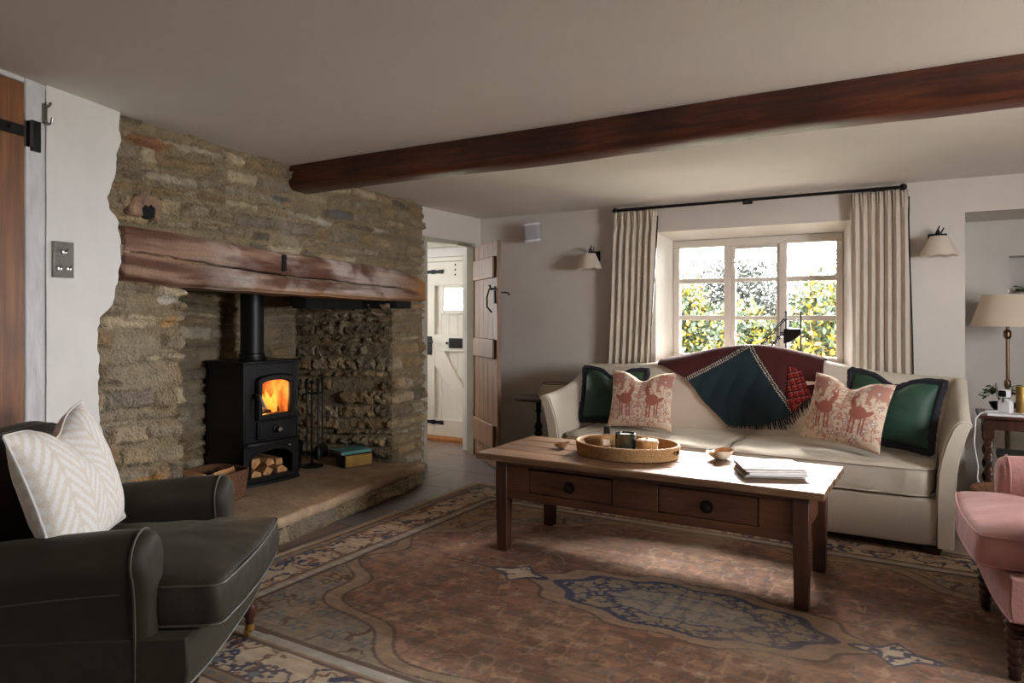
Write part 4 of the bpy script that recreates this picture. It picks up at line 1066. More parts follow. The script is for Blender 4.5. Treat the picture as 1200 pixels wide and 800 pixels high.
    for x in np.linspace(-hw-.10, hw+.10, 41):
        q = abs(x)/(hw+.10); zt = back_h-.16*q**3.2-.16*max(0, q-.9)/.1*.6; ins = 1-.10*q**2
        yb = back_y+.01*q
        r.append([(x,yb,leg_h+.06),(x,yb-.015,.46),(x,yb+.02,.62),(x,yb+.055,zt-.09),(x,yb+.085,zt-.02),(x,yb+.12,zt),(x,yb+.165,zt-.02),(x,yb+.19,zt-.10),(x,yb+.16,.5),(x,yb+.13,leg_h)])
    o = MB().loft(r).build('backrest', fab, root, smooth=80, sub=1)
    MB().tube([tuple(Vector(p[4])+Vector((0,-.003,.004))) for p in r[1:-1]], .004, 6).build('piping', pipe, o)
    for sx in (-1, 1):
        x = sx*(hw+.02)
        if legs == 'caster':
            l = MB().lathe([(.022,leg_h+.004),(.026,leg_h-.012),(.019,leg_h-.024),(.027,leg_h-.045),(.030,leg_h-.065),(.024,leg_h-.085),(.016,leg_h-.10),(.019,leg_h-.108),(.015,leg_h-.118)][::-1], (x,.065,0), 20)
            lo = l.build('leg', M['dark_wood'], root, smooth=60)
            c = MB().lathe([(.012,.024),(.018,.030),(.018,.054)], (x,.065,0), 16); c.loft([[(x+.02*math.cos(a)*1, .075+yy, .020+.020*math.sin(a)) for a in np.linspace(0, 2*PI, 16, endpoint=False)] for yy in (-.01,.01)]); c.build('caster', M['brass'], lo, label='brass caster')
        else:
            pr = [(.014,.0),(.02,.006)]
            for i in range(6):
                z = .02+i*(leg_h-.03)/6; s = .7+.3*i/5
                pr += [(.022*s+.002,z),(.034*s,z+(leg_h-.03)/12),(.022*s+.002,z+(leg_h-.03)/6.3)]
            pr += [(.036,leg_h-.006),(.036,leg_h+.004)]
            MB().lathe(pr, (x*1.02,.07,0), 20).build('leg', M['dark_wood'], root, smooth=60, label='dark bobbin turned leg')
        MB().loft([[(x-.02,depth-.05,0),(x+.02,depth-.05,0),(x+.02,depth-.01,0),(x-.02,depth-.01,0)],[(x-.026,depth-.10,leg_h+.02),(x+.026,depth-.10,leg_h+.02),(x+.026,depth-.04,leg_h+.02),(x-.026,depth-.04,leg_h+.02)]]).build('leg', M['dark_wood'], root, bevel=.003)
    return root
LCH = (-2.034, 1.603, .013); LRZ = math.atan2(.893, .45)
LRZ = math.radians(126)
armchair(thing('armchair', 'dark olive velvet armchair with rolled arms near the stove', 'armchair', LCH, LRZ), M['velvet_olive'], M['piping_olive'], arm_y=.195, depth=.81, rise_k=-.055)
PCH = (.13, 3.27, .013)
armchair(thing('armchair', 'dusty pink armchair on dark bobbin legs beside the sofa', 'armchair', PCH, math.radians(-85.4)), M['pink'], M['pink'], leg_h=.215, seat_top=.50, hw=.30, tw=.345, legs='bobbin', arm_z=.03)

def leafy(U, V):
    c = mixc(lin((222,214,203)), lin((228,221,211)), fbm(U*4, V*4, 3))
    ph = (U*1.6+.5) % 1.0-.5; s = V*5.0+np.abs(ph)*4.6
    leaf = (np.abs(np.sin(s*PI)) > .55+.2*vn(U*12, V*12, 2)) & (np.abs(ph) > .03) & (np.abs(ph) < .47)
    return np.where(leaf[..., None], np.array(lin((238,236,234))), c)
def white_pillow():
    root = thing('leaf_pillow', 'large white pillow with pale leaf print on the olive armchair', 'cushion')
    o, e = pillow_mesh('cover', .57, .45, .17, M['cloth_attr'], root, leafy, .06, 6, 90)
    MB().tube(e[::2]+[e[0]], .004, 6).build('piping', M['paper'], root, label='cream piping')
    c = Vector(LCH)+Vector((math.cos(LRZ)*-.085-math.sin(LRZ)*.44, math.sin(LRZ)*-.085+math.cos(LRZ)*.44, .490))
    place(root, c, LRZ+.10, -.30, -.06)
white_pillow()
# ------------------------------------------------------------------ wood stove and hearth things
HT = .158
def stove():
    root = thing('wood_stove', 'black cast iron wood stove with a lit fire on the hearth', 'wood stove', (-3.753, 3.178, HT+.002), math.radians(86.6))
    w, d, h = .212, .40, .80                       # half width, depth, height
    S = M['stove']
    b = MB(); 
    b.box(-w,-w+.012,.0,d,.02,h-.02); b.box(w-.012,w,.0,d,.02,h-.02); b.box(-w+.012,w-.012,d-.012,d,.02,h-.02)
    b.box(-w+.012,w-.012,.02,d-.012,.385,.40); b.box(-w+.012,w-.012,.012,.03,.70,h-.02)
    # front frame round the door
    b.box(-w+.012,-.104,.0,.02,.25,h-.02); b.box(.140,w-.012,.0,.02,.25,h-.02); b.box(-.104,.140,.0,.02,.685,h-.02); b.box(-.104,.140,.0,.02,.255,.44)
    b.build('body', S, root, bevel=.004)
    t = MB(); t.loft([[(-w-.012,-.018,z),(w+.012,-.018,z),(w+.012,d+.01,z),(-w-.012,d+.01,z)] for z in (h-.02, h-.004)]); t.lathe([(.09,h-.004),(.09,h+.012),(.082,h+.014)], (0,d*.52,0), 32)
    t.build('top_plate', S, root, bevel=.004)
    # log store: arched front, base
    af = MB(); inner = [(-.165,.045),(-.165,.155)]+[(.165*-math.cos(a)*1.0, .155+.065*math.sin(a)) for a in np.linspace(0, PI, 15)]+[(.165,.155),(.165,.045)]
    outer = [(-w,.0),(-w,.155)]+[(-w+2*w*i/14, .262) for i in range(15)]+[(w,.155),(w,.0)]
    n = len(inner); A = [(x,-.004,z) for x, z in outer]; B = [(x,-.004,z) for x, z in inner]; C = [(x,.020,z) for x, z in outer]; D = [(x,.020,z) for x, z in inner]
    fs = []
    for i in range(n-1): fs += [(i,i+1,n+i+1,n+i), (2*n+i+1,2*n+i,3*n+i,3*n+i+1), (n+i,n+i+1,3*n+i+1,3*n+i), (i+1,i,2*n+i,2*n+i+1)]
    af.add(A+B+C+D, fs); af.box(-w,w,-.004,.020,.0,.046)
    rim = [(x,-.008,z) for x, z in inner]; af.tube(rim, .007, 8)
    af.build('log_store_front', S, root, smooth=50)
    bp = MB(); bp.loft([[(x, y, z) for x, y in [(-w-.014,.02)]+[(-(w+.014)*math.cos(a), .0-.05*math.sin(a)) for a in np.linspace(0, PI, 13)]+[(w+.014,.02),(w+.014,d),(-w-.014,d)]] for z in (.0,.018)])
    bp.build('base_plate', S, root, bevel=.003)
    lp = MB(); lp.loft([[(x, y, z) for x, y in [(-w-.006,.02)]+[(-(w+.006)*math.cos(a), .0-.055*math.sin(a)) for a in np.linspace(0, PI, 13)]+[(w+.006,.02)]] for z in (.255,.278)])
    lp.build('ash_lip', S, root, bevel=.004)
    # ash drawer with round knob
    dr = MB().box(-.14,.15,-.022,.0,.292,.405); dr.box(-.125,.135,-.027,-.022,.305,.392)
    do = dr.build('ash_drawer', S, root, bevel=.005)
    do.location.x = .018
    k = MB().lathe([(.026,0),(.026,.012),(.016,.016),(.014,.03),(.0195,.034),(.0195,.042),(.001,.044)], n=24); k.xf(Matrix.Translation((-.005,-.027,.35)) @ Matrix.Rotation(PI/2, 4, 'X')); k.build('knob', M['iron'], do)
    MB().lathe([(.014,0),(.014,.004),(.001,.005)], n=20).xf(Matrix.Translation((-.005,-.0715,.35)) @ Matrix.Rotation(PI/2, 4, 'X')).build('knob_face', M['chrome'], do)
    # arched door: frame, pane, handle, hinges
    def arch(hw, z0, z1, rise, n=17):
        return [(-hw,z0)]+[(-hw,z0+(z1-z0)*.5)]+[(-hw*math.cos(a)*1, z1+rise*math.sin(a)**.8 if 0 < a < PI else z1) for a in np.linspace(0, PI, n)]+[(hw,z0+(z1-z0)*.5),(hw,z0)]
    ou = arch(.148,.415,.665,.045); inn = arch(.108,.452,.640,.030)
    n = len(ou); dm = MB(); fs = []
    L1 = [(x,-.020,z) for x, z in ou]; L2 = [(x*.94,-.034,(z-.55)*.95+.55) for x, z in ou]; L3 = [(x*1.06,-.034,(z-.55)*1.06+.55) for x, z in inn]; L4 = [(x,-.022,z) for x, z in inn]; L5 = [(x,.0,z) for x, z in inn]; L0 = [(x,.0,z) for x, z in ou]
    dm.loft([L0,L1,L2,L3,L4,L5], cap=False, closed=True)
    do = dm.build('door', S, root, smooth=40)
    do.location.x = .018
    gl = MB(); gl.loft([[(x*1.01,-.012,z) for x, z in inn],[(x*1.01,-.009,z) for x, z in inn]]); gl.build('glass_pane', M['stove_glass'], do, smooth=0)
    hd = MB().box(-.165,-.140,-.045,-.020,.560,.590); hd.tube([(-.152,-.03,.575),(-.150,-.065,.575)], .008, 10)
    hd.build('latch', S, do)
    MB().tube([(-.150,-.06,.578),(-.165,-.085,.570),(-.178,-.13,.535),(-.185,-.155,.515)], [.007,.0085,.0095,.009], 12).build('handle', M['bright_steel'], do, label='bright steel handle')
    for z in (.48,.63):
        hg = MB(); hg.tube([(.158,-.014,z-.018),(.158,-.014,z+.018)], .010, 10); hg.box(.14,.160,-.022,-.004,z-.010,z+.010)
        hg.build('hinge', S, do)
    # firebox lining, embers and flames
    fb = MB(); fb.box(-.15,.15,.30,.31,.405,.70); fb.box(-.152,-.14,.02,.30,.405,.70); fb.box(.14,.152,.02,.30,.405,.70); fb.box(-.15,.15,.02,.30,.402,.415)
    fb.build('firebox_lining', mat('fire_brick', (150,110,80), .9, var=.3, scale=20), root)
    rs = random.Random(2)
    for i, (x, y, r_, a) in enumerate(((-.05,.12,.028,.2),(.06,.14,.026,-.25),(.0,.19,.03,.05))):
        l = MB(); l.tube([(x-.07*math.cos(a),y-.07*math.sin(a),.445+.01*i),(x+.07*math.cos(a),y+.07*math.sin(a),.450+.01*i)], r_, 8); l.build('burning_log', M['soot_and_shade'], root)
    for i in range(15):
        x = rs.uniform(-.11,.09); y = rs.uniform(.05,.24); hh = rs.uniform(.10,.21)*(1.15 if x < 0 else .95); w_ = rs.uniform(.020,.036)
        pts = []; 
        for j in range(7): t = j/6; pts.append((x+.022*math.sin(t*4+i)*t, y+.012*math.cos(t*3+i), .445+hh*t))
        MB().tube(pts, [w_*max(.04, (1-t)**.8*(.55+1.2*t*(1-t)*2)) for t in [j/6 for j in range(7)]], 10).build('flame', M['fire'], root, smooth=180)
    fl_ = MB().tube([(0,d*.52,h+.008),(0,d*.52,1.243)], .076, 32); fl_.lathe([(.084,h+.010),(.084,h+.035),(.077,h+.04)], (0,d*.52,0), 32)
    fl_.build('flue_pipe', M['stove'], root, smooth=50)
    MB().lathe([(.010,0),(.010,.006)], (.10,-.052,.235), 12).build('stud', M['chrome'], root)
    return root
stove()
fl = bpy.data.lights.new('fire_glow', 'POINT'); fl.energy = 7.0; fl.color = (1, .45, .12); fl.shadow_soft_size = .06
flo = bpy.data.objects.new('fire_glow', fl); COL.objects.link(flo); flo.location = (-3.87, 3.19, HT+.56)

def split_log(label, loc, rz, L_, r, kind=0, grp=None, roll=0):
    root = thing('split_log', label, 'log', loc, rz, grp)
    pr = [[(0,0),(1,.05),(.82,.62),(.25,.86),(-.1,.5)], [(0,0),(1.05,-.02),(.95,.8),(.1,.75)], [(0,.05),(.9,0),(1.1,.45),(.55,.95),(.02,.8)]][kind % 3]
    cx = sum(p[0] for p in pr)/len(pr); cz = sum(p[1] for p in pr)/len(pr)
    c, s = math.cos(roll), math.sin(roll)
    q = [((x-cx)*r, (z-cz)*r) for x, z in pr]; q = [(x*c-z*s, x*s+z*c) for x, z in q]; mz = min(z for x, z in q); q = [(x, z-mz) for x, z in q]
    b = MB(); n = 6; b.loft([[(x*(1+.05*math.sin(i*2+k)), -L_/2+L_*i/n, z*(1+.03*math.sin(i*1.7+k*2)*(z > .002))) for k, (x, z) in enumerate(q)] for i in range(n+1)])
    b.build('log_wood', M['log'], root, smooth=25, bevel=.003)
    return root
SR = math.radians(86.6)
def sl(x, y, z): return (-3.753+x*math.cos(SR)-y*math.sin(SR), 3.178+x*math.sin(SR)+y*math.cos(SR), HT+z)
lg = [('split log in the stove log store, bottom of the pile at the handle side', -.100,.0205,.080,0,.0),('split log in the stove log store, bottom of the pile in the middle', -.002,.0205,.066,1,.9),('split log in the stove log store, bottom of the pile at the hinge side', .098,.0205,.078,2,.1),
      ('split log resting on top of the pile at the handle side of the log store', -.100,.094,.070,2,.7),('split log lying on top in the middle of the log store', .002,.098,.062,0,.15),('small split log on top of the pile at the hinge side of the log store', .092,.098,.052,1,.0)]
for i, (lab, x, z, r, k, ro) in enumerate(lg): split_log(lab, sl(x, .16, z), SR+[.03,-.05,.06,-.04,.05,-.08][i], .26, r, k, 'logs in the stove log store', ro)

# fire tools on a stand
def fire_tools():
    X, Y_ = -3.90, 3.665
    root = thing('fire_tool_stand', 'black iron companion stand beside the stove', 'fire tools', (X, Y_, HT))
    MB().lathe([(.001,0),(.085,0),(.085,.008),(.03,.018),(.012,.03)], n=28).build('base', M['iron'], root, smooth=50)
    MB().tube([(0,0,.02),(0,0,.60)], .007, 10).ball((0,0,.61), .016).build('pole', M['iron'], root)
    MB().bar((0,-.085,.53),(0,.085,.53), .010, .010).bar((-.05,0,.53),(.05,0,.53), .010, .010).build('crossarm', M['iron'], root)
    for i, (nm, lab, dy, dx) in enumerate((('fire_poker','slim black iron poker hanging on the companion stand',-.075,.03),('hearth_shovel','black iron hearth shovel hanging on the companion stand',.075,.03),('hearth_brush','black hearth brush hanging on the companion stand',.0,.062))):
        t = thing(nm, lab, 'fire tool', (X+dx, Y_+dy, HT+.06))
        MB().tube([(0,0,.07),(0,0,.47)], .0055, 8).build('shaft', M['iron'], t)
        g = MB().tube([(0,0,.47),(0,0,.56)], [.008,.010], 10); g.ball((0,0,.572), .012); g.build('handle', M['iron'], t)
        e = MB()
        if i == 0: e.tube([(0,0,.08),(0,0,.0)], [.0055,.002], 8); e.tube([(0,0,.05),(.025,0,.035),(.03,0,.05)], .004, 6)
        elif i == 1: e.loft([[(-.006,-.045,.0),(.006,-.045,.0),(.006,.045,.0),(-.006,.045,.0)],[(-.010,-.05,.07),(.004,-.05,.07),(.004,.05,.07),(-.010,.05,.07)],[(-.008,-.02,.10),(.0,-.02,.10),(.0,.02,.10),(-.008,.02,.10)]])
        else: e.lathe([(.028,.0),(.030,.05),(.018,.085),(.007,.10)], n=16)
        e.build({0:'hook_end',1:'pan',2:'bristles'}[i], M['iron'], t)
fire_tools()
def scuttle():
    root = thing('coal_scuttle', 'black coal scuttle between the stove and the fire tools', 'coal scuttle', (-3.93, 3.50, HT+.002))
    MB().lathe([(.001,0),(.055,0),(.060,.01),(.075,.12),(.085,.20),(.080,.198),(.070,.12),(.001,.02)], n=28).build('bucket', M['iron'], root, smooth=50)
    MB().tube([(0,-.082+.0,.19),(0,-.07,.235),(0,0,.26),(0,.07,.235),(0,.082,.19)], .005, 8).build('handle', M['iron'], root)
scuttle()
def match_box():
    a = math.radians(69.0)
    root = thing('brass_box', 'open-topped brass fronted box on the hearth slab', 'box', (-3.665, 3.855, HT+.003), a)
    w, d, h = .105, .075, .085; b = MB()
    b.box(-w,w,-d,-d+.006,0,h); b.box(-w,w,d-.006,d,0,h); b.box(-w,-w+.006,-d+.006,d-.006,0,h); b.box(w-.006,w,-d+.006,d-.006,0,h); b.box(-w+.006,w-.006,-d+.006,d-.006,0,.006)
    b.build('box_body', M['dark_wood'], root, bevel=.002)
    p = MB().box(-w+.0,w,-d-.004,-d,.002,h); p.build('front_panel', M['brass'], root, bevel=.002, label='dull brass front panel')
    r = thing('teal_book', 'thin teal covered book lying across the brass box', 'book', (-3.705, 3.865, HT+.003+h+.003), a+.06)
    MB().box(-.125,.115,-.085,.085,.002,.020).build('page_block', M['paper_dark'], r, smooth=0)
    c = MB().box(-.128,.118,-.088,.088,.020,.023).box(-.128,.118,-.088,.088,0,.002).box(-.128,.118,-.090,-.088,0,.023); c.build('cover', M['teal'], r, bevel=.001)
match_box()
def log_basket():
    root = thing('log_basket', 'dark shallow log basket on the hearth behind the olive armchair', 'basket', (-3.70, 2.66, HT+.002), math.radians(95))
    n = 60; zz = np.linspace(0, .17, 24); A, Z = np.meshgrid(np.linspace(0, 2*PI, n+1), zz); e = .45
    R = 1+.12*Z/.17+.010*np.cos(A*30+PI*np.floor(Z/.02))
    x = spow(np.cos(A), e)*.19*R; y = spow(np.sin(A), e)*.15*R
    npmesh('basket_wall', np.concatenate([np.stack([x,y,Z],-1), np.stack([x*.94,y*.94,Z],-1)[::-1]], 0), M['wicker_dark'], root)
    MB().box(-.17,.17,-.13,.13,.0,.012).build('basket_floor', M['wicker_dark'], root)
    for i, (lab, dx, dy, dz, rz, r, k, ro) in enumerate((('split log on the basket behind the olive armchair, nearest the stove', .075,-.03,.10,.3,.07,1,.3),('pale sawn log standing up in the basket by the stone pier', -.115,.0,.115,1.57,.085,1,.0),('bark-edged log lying low in the basket between its two pale neighbours', .0,.05,.014,.1,.075,2,.6))):
        c, s = math.cos(math.radians(95)), math.sin(math.radians(95))
        split_log(lab, (-3.70+dx*c-dy*s, 2.66+dx*s+dy*c, HT+dz), rz, .19, r, k, None, ro)
log_basket()
# ------------------------------------------------------------------ wall fittings
def sconce(label, X):
    root = thing('wall_sconce', label, 'wall light', (X, 5.40, 1.70), 0, 'wall lights flanking the window')
    b = MB().box(-.062,.045,-.014,-.001,.0,.085); b.build('backplate', M['iron'], root, bevel=.003)
    a = MB().tube([(-.01,-.01,.05),(-.012,-.05,.085),(-.005,-.10,.10),(.0,-.125,.085),(.0,-.125,.03)], .006, 8); a.tube([(-.02,-.02,.06),(-.015,-.06,.09),(.003,-.10,.125)], [.006,.005,.004], 8); a.tube([(.0,-.02,.05),(.014,-.07,.09),(.026,-.10,.112)], [.006,.005,.004], 8)
    a.build('arm', M['iron'], root)
    n = 48; r = []
    for rad, z in ((.052,.058),(.108,-.068),(.106,-.068),(.050,.057)):
        r.append([((rad+(.0025*math.cos(8*2*PI*k/n) if rad > .1 else 0))*math.cos(2*PI*k/n), -.125+(rad)*math.sin(2*PI*k/n), z+(.004*math.cos(8*2*PI*k/n) if rad > .1 else 0)) for k in range(n)])
    MB().loft(r, cap=False).build('lamp_shade', M['shade_white'], root, smooth=60)
    MB().ball((0,-.125,.0), (.018,.018,.028)).tube([(0,-.125,.02),(0,-.125,.055)], .012, 10).build('bulb', M['white_plastic'], root)
sconce('wall light with small cream shade between the wall speaker and the window curtain', -2.435)
sconce('wall light with small cream shade between the window curtain and the alcove', .008)

def speaker():
    root = thing('wall_speaker', 'small white loudspeaker high on the wall by the doorway corner', 'speaker', (-2.975, 5.30, 1.885))
    root.rotation_euler = (.10, -.08, .25)
    def ring(s, z): return [(s*.072*math.copysign(abs(math.cos(a))**.5, math.cos(a)), s*.055*math.copysign(abs(math.sin(a))**.5, math.sin(a)), z) for a in [2*PI*k/40 for k in range(40)]]
    MB().loft([ring(.93,.0),ring(.99,.004),ring(1,.010),ring(1,.018)]).build('end_cap', M['white_plastic'], root, smooth=50)
    MB().loft([ring(1,.140),ring(1,.148),ring(.99,.155),ring(.93,.159)]).build('end_cap', M['white_plastic'], root, smooth=50)
    MB().loft([ring(.985,.018),ring(.985,.140)]).build('grille', M['grey_mesh'], root, smooth=50)
    MB().tube([(0,.05,.08),(0,.10,.09)], .018, 12).build('bracket', M['white_plastic'], root)
speaker()

def curtain_rod():
    root = thing('curtain_rod', 'black iron curtain pole above the window', 'curtain pole', (-1.205, 5.30, 2.094))
    MB().tube([(-1.0,0,0),(1.0,0,0)], .0115, 12).build('pole', M['iron'], root)
    for s in (-1, 1): MB().ball((s*1.012,0,0), .024).build('finial', M['iron'], root)
    for x in (-.83,.0,.86):
        MB().box(x-.035,x+.035,.085,.098,-.018,.010).tube([(x,.09,-.004),(x,.0,-.004)], .007, 8).lathe([(.016,-.016),(.016,.010)], (x,0,0), 12).build('bracket', M['iron'], root)
curtain_rod()
def curtain(label, xt0, xt1, xb0, xb1, seed):
    root = thing('curtain', label, 'curtain', ((xt0+xt1)/2, 5.30, .03), 0, 'linen curtains at the window')
    cx = (xt0+xt1)/2; nu, nv = 200, 90; z0, z1 = .0, 2.048
    t = np.linspace(0, 1, nu); v = np.linspace(0, 1, nv); T, V = np.meshgrid(t, v); z = z0+(z1-z0)*V
    k = np.clip((2.05-z)/1.2, 0, 1)
    X = (1-k)*(xt0+(xt1-xt0)*T)+k*(xb0+(xb1-xb0)*T)-cx
    n = 7; ph = 2*PI*n*(T+.012*np.sin(V*7+seed)+.02*(vn(T*3, V*2, seed)-.5))
    head = sstep(1.84, 2.0, z); pin = np.exp(-((z-1.915)/.045)**2)
    amp = .019*(1-.35*head)+.012*vn(T*7, V*2, seed+2)
    Y = -amp*np.abs(np.sin(ph/2))**(.8)*1.5+.022+.012*np.sin(ph*3)*head*(1-pin)*.7+.010*pin
    X = X+.008*np.sin(ph)*(1-head)
    npmesh('curtain_cloth', np.stack([X, Y, z], -1), M['curtain'], root, solid=.004)
    e = MB(); col = [(X[i,-1]+.003, Y[i,-1]-.001, z[i,-1]) for i in range(0, nv, 3)]
    e.tube(col, .0055, 6); e.build('edge_trim', M['black'], root, label='narrow black border on the edge')
    for i in range(n):
        h = MB(); tt = (i+.5)/n; x = xt0+(xt1-xt0)*tt-cx; h.tube([(x,-.004,2.03),(x,.0,2.062)], .003, 6)
        h.build('hook', M['iron'], root)
curtain('greige pleated curtain at the doorway end of the window, beside the wall speaker', -2.235, -1.875, -2.29, -1.925, 1)
curtain('greige pleated curtain at the alcove end of the window, by the brass lamp', -.505, -.165, -.495, -.145, 5)

def stair_model():
    root = thing('stair_model', 'miniature black metal winding staircase on the window sill', 'ornament', (-.956, 5.50, .888))
    I = M['iron']
    MB().tube([(0,0,0),(0,0,.385)], .006, 8).ball((0,0,.39), .009).build('post', I, root); MB().tube([(.10,.02,0),(.10,.02,.385)], .006, 8).ball((.10,.02,.39), .009).build('post', I, root)
    p = MB(); p.box(-.01,.11,-.035,.055,.255,.268)
    p.build('landing', I, root, bevel=.002)
    # drooping curved apron below the landing
    q = MB(); q.loft([[(x, y, .256) for y in (-.035,-.031)]+[(x, y, .256-.03-.065*math.sin(PI*min(1, (x+.01)/.12*.5+.5))) for y in (-.031,-.035)] for x in np.linspace(-.01,.11,12)]); q.build('apron', I, root)
    pts = [(-.005-.028*i, .01+.055*math.sin(i*.33)*.8, .255-.0325*i) for i in range(8)]
    s = MB()
    for i, (x, y, z) in enumerate(pts): s.box(x-.032, x, y-.045, y+.045, z-.020, z-.012)
    s.build('tread', I, root)
    st = MB()
    for off in (-.045,.045):
        st.tube([(x-.016, y+off, z-.022) for x, y, z in pts], .005, 6); st.tube([(.0,off,.345)]+[(x-.016, y+off, z+.075) for x, y, z in pts[1:]], .0045, 6)
        for x, y, z in pts: st.tube([(x-.016,y+off,z-.02),(x-.016,y+off,z+.080)], .0028, 6)
    st.tube([(0,-.035,.345),(.05,-.035,.315),(.10,.02,.35)], .004, 6)
    st.build('railing', I, root)
stair_model()

# ------------------------------------------------------------------ round side table and low lamp
def side_table():
    root = thing('side_table', 'small round dark pedestal table at the end of the sofa', 'side table', (-2.745, 4.98, 0))
    MB().lathe([(.001,.580),(.195,.580),(.205,.588),(.205,.598),(.198,.603),(.001,.603)], n=48).build('tabletop', M['dark_wood'], root, smooth=50)
    MB().lathe([(.05,.58),(.022,.565),(.018,.50),(.026,.49),(.016,.47),(.016,.40),(.026,.385),(.034,.36),(.024,.335),(.034,.315),(.026,.29),(.018,.27),(.018,.12),(.035,.10),(.035,.06)][::-1], n=24).build('column', M['iron'], root, smooth=60)
    for k in range(3):
        a = k*2*PI/3+.4; MB().tube([(.02*math.cos(a),.02*math.sin(a),.085),(.10*math.cos(a),.10*math.sin(a),.06),(.17*math.cos(a),.17*math.sin(a),.012)], [.016,.013,.011], 8).build('foot', M['iron'], root)
    l = thing('table_lamp', 'low table lamp with parchment shade on the round side table', 'lamp', (-2.62, 5.03, .6035))
    MB().lathe([(.001,0),(.055,0),(.055,.010),(.015,.016),(.012,.075)], n=24).build('base', M['brass'], l, smooth=50)
    MB().lathe([(.098,.108),(.142,.012),(.140,.012),(.096,.107)], n=40, cap=False).build('lamp_shade', M['shade'], l, smooth=60)
    MB().tube([(.098*math.cos(t),.098*math.sin(t),.108) for t in np.linspace(0, 2*PI, 40)], .003, 6).build('shade_trim', M['dark_wood'], l)
side_table()

# ------------------------------------------------------------------ alcove corner
def twist(b, x, y, z0, z1, r):
    n, m = 20, 60; R = []
    for i in range(m+1):
        z = z0+(z1-z0)*i/m; e = min(1, i/4, (m-i)/4)
        R.append([(x+(r*(1-.32*e)+r*.32*e*math.cos(2*(2*PI*k/n)-z*75))*math.cos(2*PI*k/n), y+(r*(1-.32*e)+r*.32*e*math.cos(2*(2*PI*k/n)-z*75))*math.sin(2*PI*k/n), z) for k in range(n)])
    return b.loft(R)
def console():
    X0, X1, Y0, Y1, Z = .205, 1.15, 4.99, 5.37, .665
    root = thing('console_table', 'dark barley-twist console table in the corner by the alcove', 'table', ((X0+X1)/2, (Y0+Y1)/2, 0))
    inv = Matrix.Translation((-(X0+X1)/2, -(Y0+Y1)/2, 0))
    MB().box(X0,X1,Y0,Y1,Z-.022,Z).xf(inv).build('tabletop', M['dark_wood'], root, bevel=.006)
    MB().box(X0+.03,X1-.03,Y0+.03,Y1-.03,Z-.085,Z-.023).xf(inv).build('frieze', M['dark_wood'], root, bevel=.003)
    for x in (X0+.055, X1-.055):
        for y in (Y0+.055, Y1-.055):
            b = MB(); b.box(x-.026,x+.026,y-.026,y+.026,.14,.19); b.box(x-.026,x+.026,y-.026,y+.026,.53,.58); b.lathe([(.02,0),(.03,.02),(.03,.06),(.018,.10),(.022,.14)], (x,y,0), 16); twist(b, x, y, .19, .53, .024)
            b.xf(inv).build('leg', M['dark_wood'], root, smooth=40)
    s = MB().box(X0+.055,X1-.055,Y1-.07,Y1-.04,.15,.18); s.box(X0+.04,X0+.07,Y0+.08,Y1-.08,.15,.18); s.box(X1-.07,X1-.04,Y0+.08,Y1-.08,.15,.18); s.xf(inv).build('stretcher', M['dark_wood'], root)
    ZT = Z+.001
    m = thing('magazine', 'white magazine lying under the small camera on the console', 'magazine', (.40, 5.095, ZT), .02)
    MB().box(-.15,.15,-.095,.095,.001,.011).build('page_block', M['paper'], m, smooth=0); MB().box(-.151,.151,-.096,.096,.011,.0125).box(-.151,.151,-.096,.096,0,.001).build('cover', M['white_plastic'], m, smooth=0)
    c = thing('smart_camera', 'little white camera with black lens face on the console', 'camera', (.345, 5.10, ZT+.013), -.62)
    n = 14; sec = [(-.036,0),(.036,0)]+[(.036*math.cos(a), .052+.030*math.sin(a)) for a in np.linspace(0, PI, n)]
    MB().prism(sec, -.02, .02).build('stand', M['white_plastic'], c, bevel=.005)
    MB().tube([(0,-.022,.06),(0,-.024,.095)], .006, 8).build('neck', M['steel'], c)
    def rr(w, h, y, z): return [(w*math.copysign(abs(math.cos(a))**.4, math.cos(a)), y, z+h*math.copysign(abs(math.sin(a))**.4, math.sin(a))) for a in [2*PI*k/32 for k in range(32)]]
    MB().loft([rr(.024,.020,.014,.112),rr(.028,.024,.008,.112),rr(.028,.024,-.028,.112),rr(.025,.021,-.032,.112)]).build('head', M['white_plastic'], c, smooth=50)
    MB().loft([rr(.023,.019,-.032,.112),rr(.022,.018,-.0335,.112)]).build('face', M['black'], c, smooth=50)
    MB().lathe([(.011,0),(.010,.003),(.001,.003)], n=20).xf(Matrix.Translation((0,-.0335,.112)) @ Matrix.Rotation(PI/2, 4, 'X')).build('lens', M['iron'], c)
    cab = MB().tube([(.33,5.12,ZT+.02),(.26,5.06,ZT+.018),(.215,4.985,ZT+.012),(.192,4.97,ZT-.02),(.185,4.965,.50),(.205,4.96,.36),(.20,4.965,.30),(.26,4.972,.12),(.30,4.975,.01)], .0035, 6).build('camera_cable', M['white_plastic'])
    tag(cab, 'thin white cable trailing from the console down to the floor', 'cable')
    f = thing('photo_frame', 'gilt photo frame standing on the console behind the camera', 'picture frame', (.55, 5.21, ZT), -.45)
    g = MB(); w, h = .075, .20
    g.box(-w,-w+.022,-.012,.006,0,h); g.box(w-.022,w,-.012,.006,0,h); g.box(-w+.022,w-.022,-.012,.006,0,.022); g.box(-w+.022,w-.022,-.012,.006,h-.022,h); g.bar((0,.006,.14),(0,.07,.003), .02, .004)
    g.build('frame', M['brass'], f, bevel=.003); MB().box(-w+.022,w-.022,-.004,.002,.022,h-.022).build('picture', mat('warm_print', (196,140,100), .4, var=.3, scale=18, c2=(120,90,70)), f, smooth=0)
    v = thing('gilt_box', 'tall narrow gilt canister on the console between camera and photo frame', 'canister', (.425, 5.14, ZT))
    MB().lathe([(.026,0),(.028,.004),(.028,.165),(.026,.168),(.024,.168),(.024,.02),(.001,.02)], n=28).build('canister', M['brass'], v, smooth=50)
